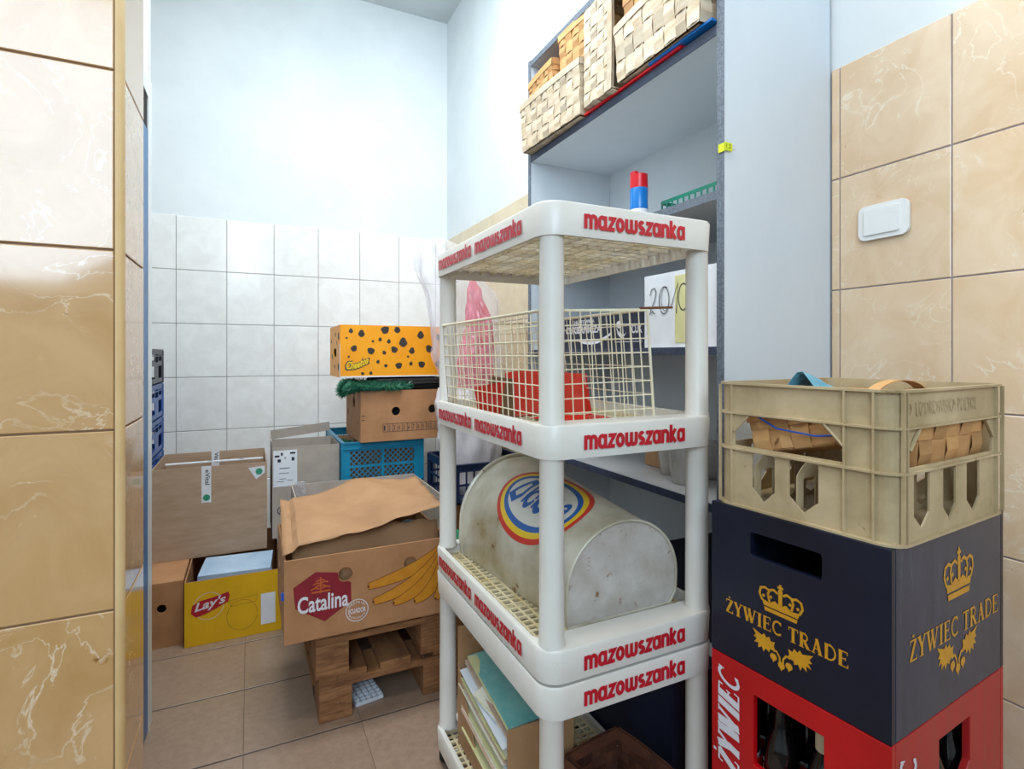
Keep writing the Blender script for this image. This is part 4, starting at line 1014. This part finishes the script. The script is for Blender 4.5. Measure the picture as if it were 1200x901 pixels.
for i, (y0, y1, tx) in enumerate(((1.45, 1.80, 'HURTOWNIA'), (1.287, 1.445, 'CUK'))):
    t = thing('confectionery_box', ['navy confectionery box with white lettering beside the sign card on the middle shelf', 'long navy confectionery box with white lettering at the far end of the middle shelf'][1-i], 'box', (1.055, y0, 1.1515))
    h_ = .115
    part('carton', MB().box(0, .25, 0, y1-y0, 0, h_), 'navy_box', t, bevel=.001)
    P = Print(); L_ = y1-y0
    if i == 0:
        P.font('HURTOWNIA', .13, .088, .125, .013, bold=.02); P.font('CUKIERNICZA', .070, .054, .225, .026, bold=.03); P.poly(bez((L_-.20, .034), (L_-.10, .010), (L_-.002, .052))+bez((L_-.002, .044), (L_-.1, -.006), (L_-.20, .028)))
    else:
        P.poly(bez((.02, .07), (.05, .03), (.075, .05))+bez((.07, .045), (.05, .02), (.03, .045))); P.poly(circ(.035, .075, .012, 12)); P.font('CUK', .10, .045, .05, .028, bold=.03); P.stroke([(.015, .02), (.15, .02)], .002)
    P.put('lettering', 'white_print', t, (0, L_, 0), -Y3, Z3, .0006)
t = thing('clear_container', 'crumpled clear plastic containers on the lower dark-edged shelf', 'container', (1.13, 1.20, .7625))
for k, (x, y, s_) in enumerate(((0, 0, 1), (.05, .11, .9), (.12, .02, 1.1))):
    part('pot', MB().lathe([(.035*s_, 0), (.038*s_, .004), (.044*s_, .05), (.050*s_, .10), (.053*s_, .104), (.049*s_, .104), (.040*s_, .03), (.03*s_, .006)], 14, (x, y, 0)), 'clear_pot', t, smooth=True)
o = part('card_scrap', MB().box(1.20, 1.30, 1.36, 1.46, .762, .84), 'card', None, bevel=.002); tag(o, 'small brown carton at the back of the lower dark-edged shelf', 'box')
card_box('navy_block', 'dark navy carton on the low shelf of the shelving unit', (1.08, 1.02, .382), (.28, .22, .20), 'navy_box', lid=True)

# ================================================================= clear bag hanging behind the rack, white bag below
t = thing('plastic_bag', 'tall clear plastic bag with red wrapping inside, standing in the navy slotted crate', 'bag', (.965, 2.455, .4765))
def tube_sheet(prof, ay, seed, nu=56, nv=34, rough_=1):
    """prof: list of (height, centre x, radius)"""
    def at_(b):
        z = prof[0][0]+(prof[-1][0]-prof[0][0])*b
        for p, q_ in zip(prof, prof[1:]):
            if z <= q_[0]+1e-9:
                k_ = (z-p[0])/(q_[0]-p[0]); k_ = k_*k_*(3-2*k_); return z, p[1]+(q_[1]-p[1])*k_, p[2]+(q_[2]-p[2])*k_
        return prof[-1]
    def f(a, b):
        z, cx_, r = at_(b); th = 2*PI*a
        k_ = 1+rough_*(.09*math.sin(5*th+3*b+seed)+.05*math.sin(9*th-9*b+seed)+.035*math.sin(16*th+23*b)+.03*math.sin(27*th-31*b))
        return (cx_+r*k_*math.cos(th), ay*r*k_*math.sin(th), z)
    return MB().sheet(nu, nv, f)
part('film', tube_sheet([(.24, .0, .125), (.45, .01, .14), (.68, -.03, .16), (.90, -.05, .17), (1.05, -.12, .15), (1.16, -.16, .10), (1.20, -.17, .03)], .75, 1, 64, 44), 'clear_film', t, smooth=True)
part('film_base', tube_sheet([(.0, .0, .10), (.04, .0, .125), (.24, -.01, .15), (.42, -.02, .155), (.50, -.01, .14)], .78, 2, 56, 24, .6), 'milky_film', t, smooth=True, label='milky white lower part of the bag')
part('red_wrapping', tube_sheet([(.40, .03, .085), (.60, .03, .082), (.80, .04, .065), (.96, .015, .032), (1.02, .005, .012)], .6, 5, 56, 40, 1.6), 'pink_film', t, smooth=True, label='crinkled red wrapping')
o = part('green_bag', MB().sheet(16, 10, lambda a, b: (.62+a*.16, 1.92+b*.16, .2895+.17*math.sin(PI*a)**.5*math.sin(PI*b)**.5+crumple((a, b), .008, 3)*math.sin(PI*a)*math.sin(PI*b)+.003)), 'green_bag', None, smooth=True); tag(o, 'green plastic bag on the pallet beside the banana box', 'bag')

# ================================================================= bottom tray: paper box, dark basket
t = card_box('paper_box', 'cut-down brown carton full of old papers on the bottom tray', (.512, 1.085, .079), (.17, .32, .222), 'card', base=True)
for ch in list(t.children):
    if ch.name.startswith('side_panel') and ch.bound_box[0][0] < .02:
        bpy.data.objects.remove(ch)
part('side_panel', MB().panel([(0, 0), (.311, 0), (.311, .05), (.22, .03), (.12, .05), (0, .20)], [], (0, .3155, 0), (0, -1, 0), Z3, .004), 'card', t, label='torn low side of the carton')
part('back_flap', MB().box(0, .17, .3165, .32, .222, .31, None), 'card', t)
t = thing('paper_stack', 'pile of curling old papers and notebooks in the carton on the bottom tray', 'papers', (.518, 1.092, .0835))
random.seed(5)
def pap(i, z, m_):
    dx, dy = random.uniform(-.009, .009), random.uniform(0, .018); w_ = .145+random.uniform(-.01, .01); l_ = .285+random.uniform(-.01, .01); lift = random.uniform(.004, .012)
    part('paper', MB().sheet(6, 8, lambda a, b: (dx+w_*a-.004, dy+l_*b*.98, z+lift*(abs(b-.4)*1.2)**2+.04*(i/22)*b+.006*math.sin(a*3+i))), m_, t, solid=.0028)
for i in range(22): pap(i, .008+i*.0082, ['paper_cream', 'paper_white', 'paper_cream', 'paper_pink', 'paper_cream', 'paper_yellow'][i % 6])
for i in range(7):
    a = math.radians(8+5*i); c_, s_ = math.cos(a), math.sin(a)
    part('paper', MB().sheet(8, 8, lambda u, v: (.145+c_*(u-1)*.14-s_*(v-.15)*.20*.5, .03+s_*(u-1)*.06+v*.17, .186+i*.0022-.03*(1-u)**2+.035*v)), ['paper_white', 'paper_cream', 'paper_blue', 'paper_cream', 'paper_white', 'paper_yellow', 'paper_cream'][i], t, solid=.0015)
t = thing('folder', 'worn teal cardboard folder on top of the old papers', 'folder', (.512, 1.10, .292), math.radians(0), rx=math.radians(9))
part('cover', MB().sheet(8, 8, lambda a, b: (a*.140+.01, b*.26, .004*math.sin(a*3)+.003*math.sin(b*5))), 'folder_teal', t, solid=.003)
part('inner_pages', MB().sheet(6, 6, lambda a, b: (a*.145+.008, b*.255, -.006)), 'paper_yellow', t, solid=.005)
part('grey_slip', MB().box(.09, .16, .17, .25, .006, .0075), 'paper_cream', t, label='grey slip of paper')
woven('dark_basket', 'dark brown woven basket on the bottom tray behind the front legs', .165, .165, .155, T((.722, .968, .083)) @ RZ(9), 'slat_brown', nh=4, strapw=.04)
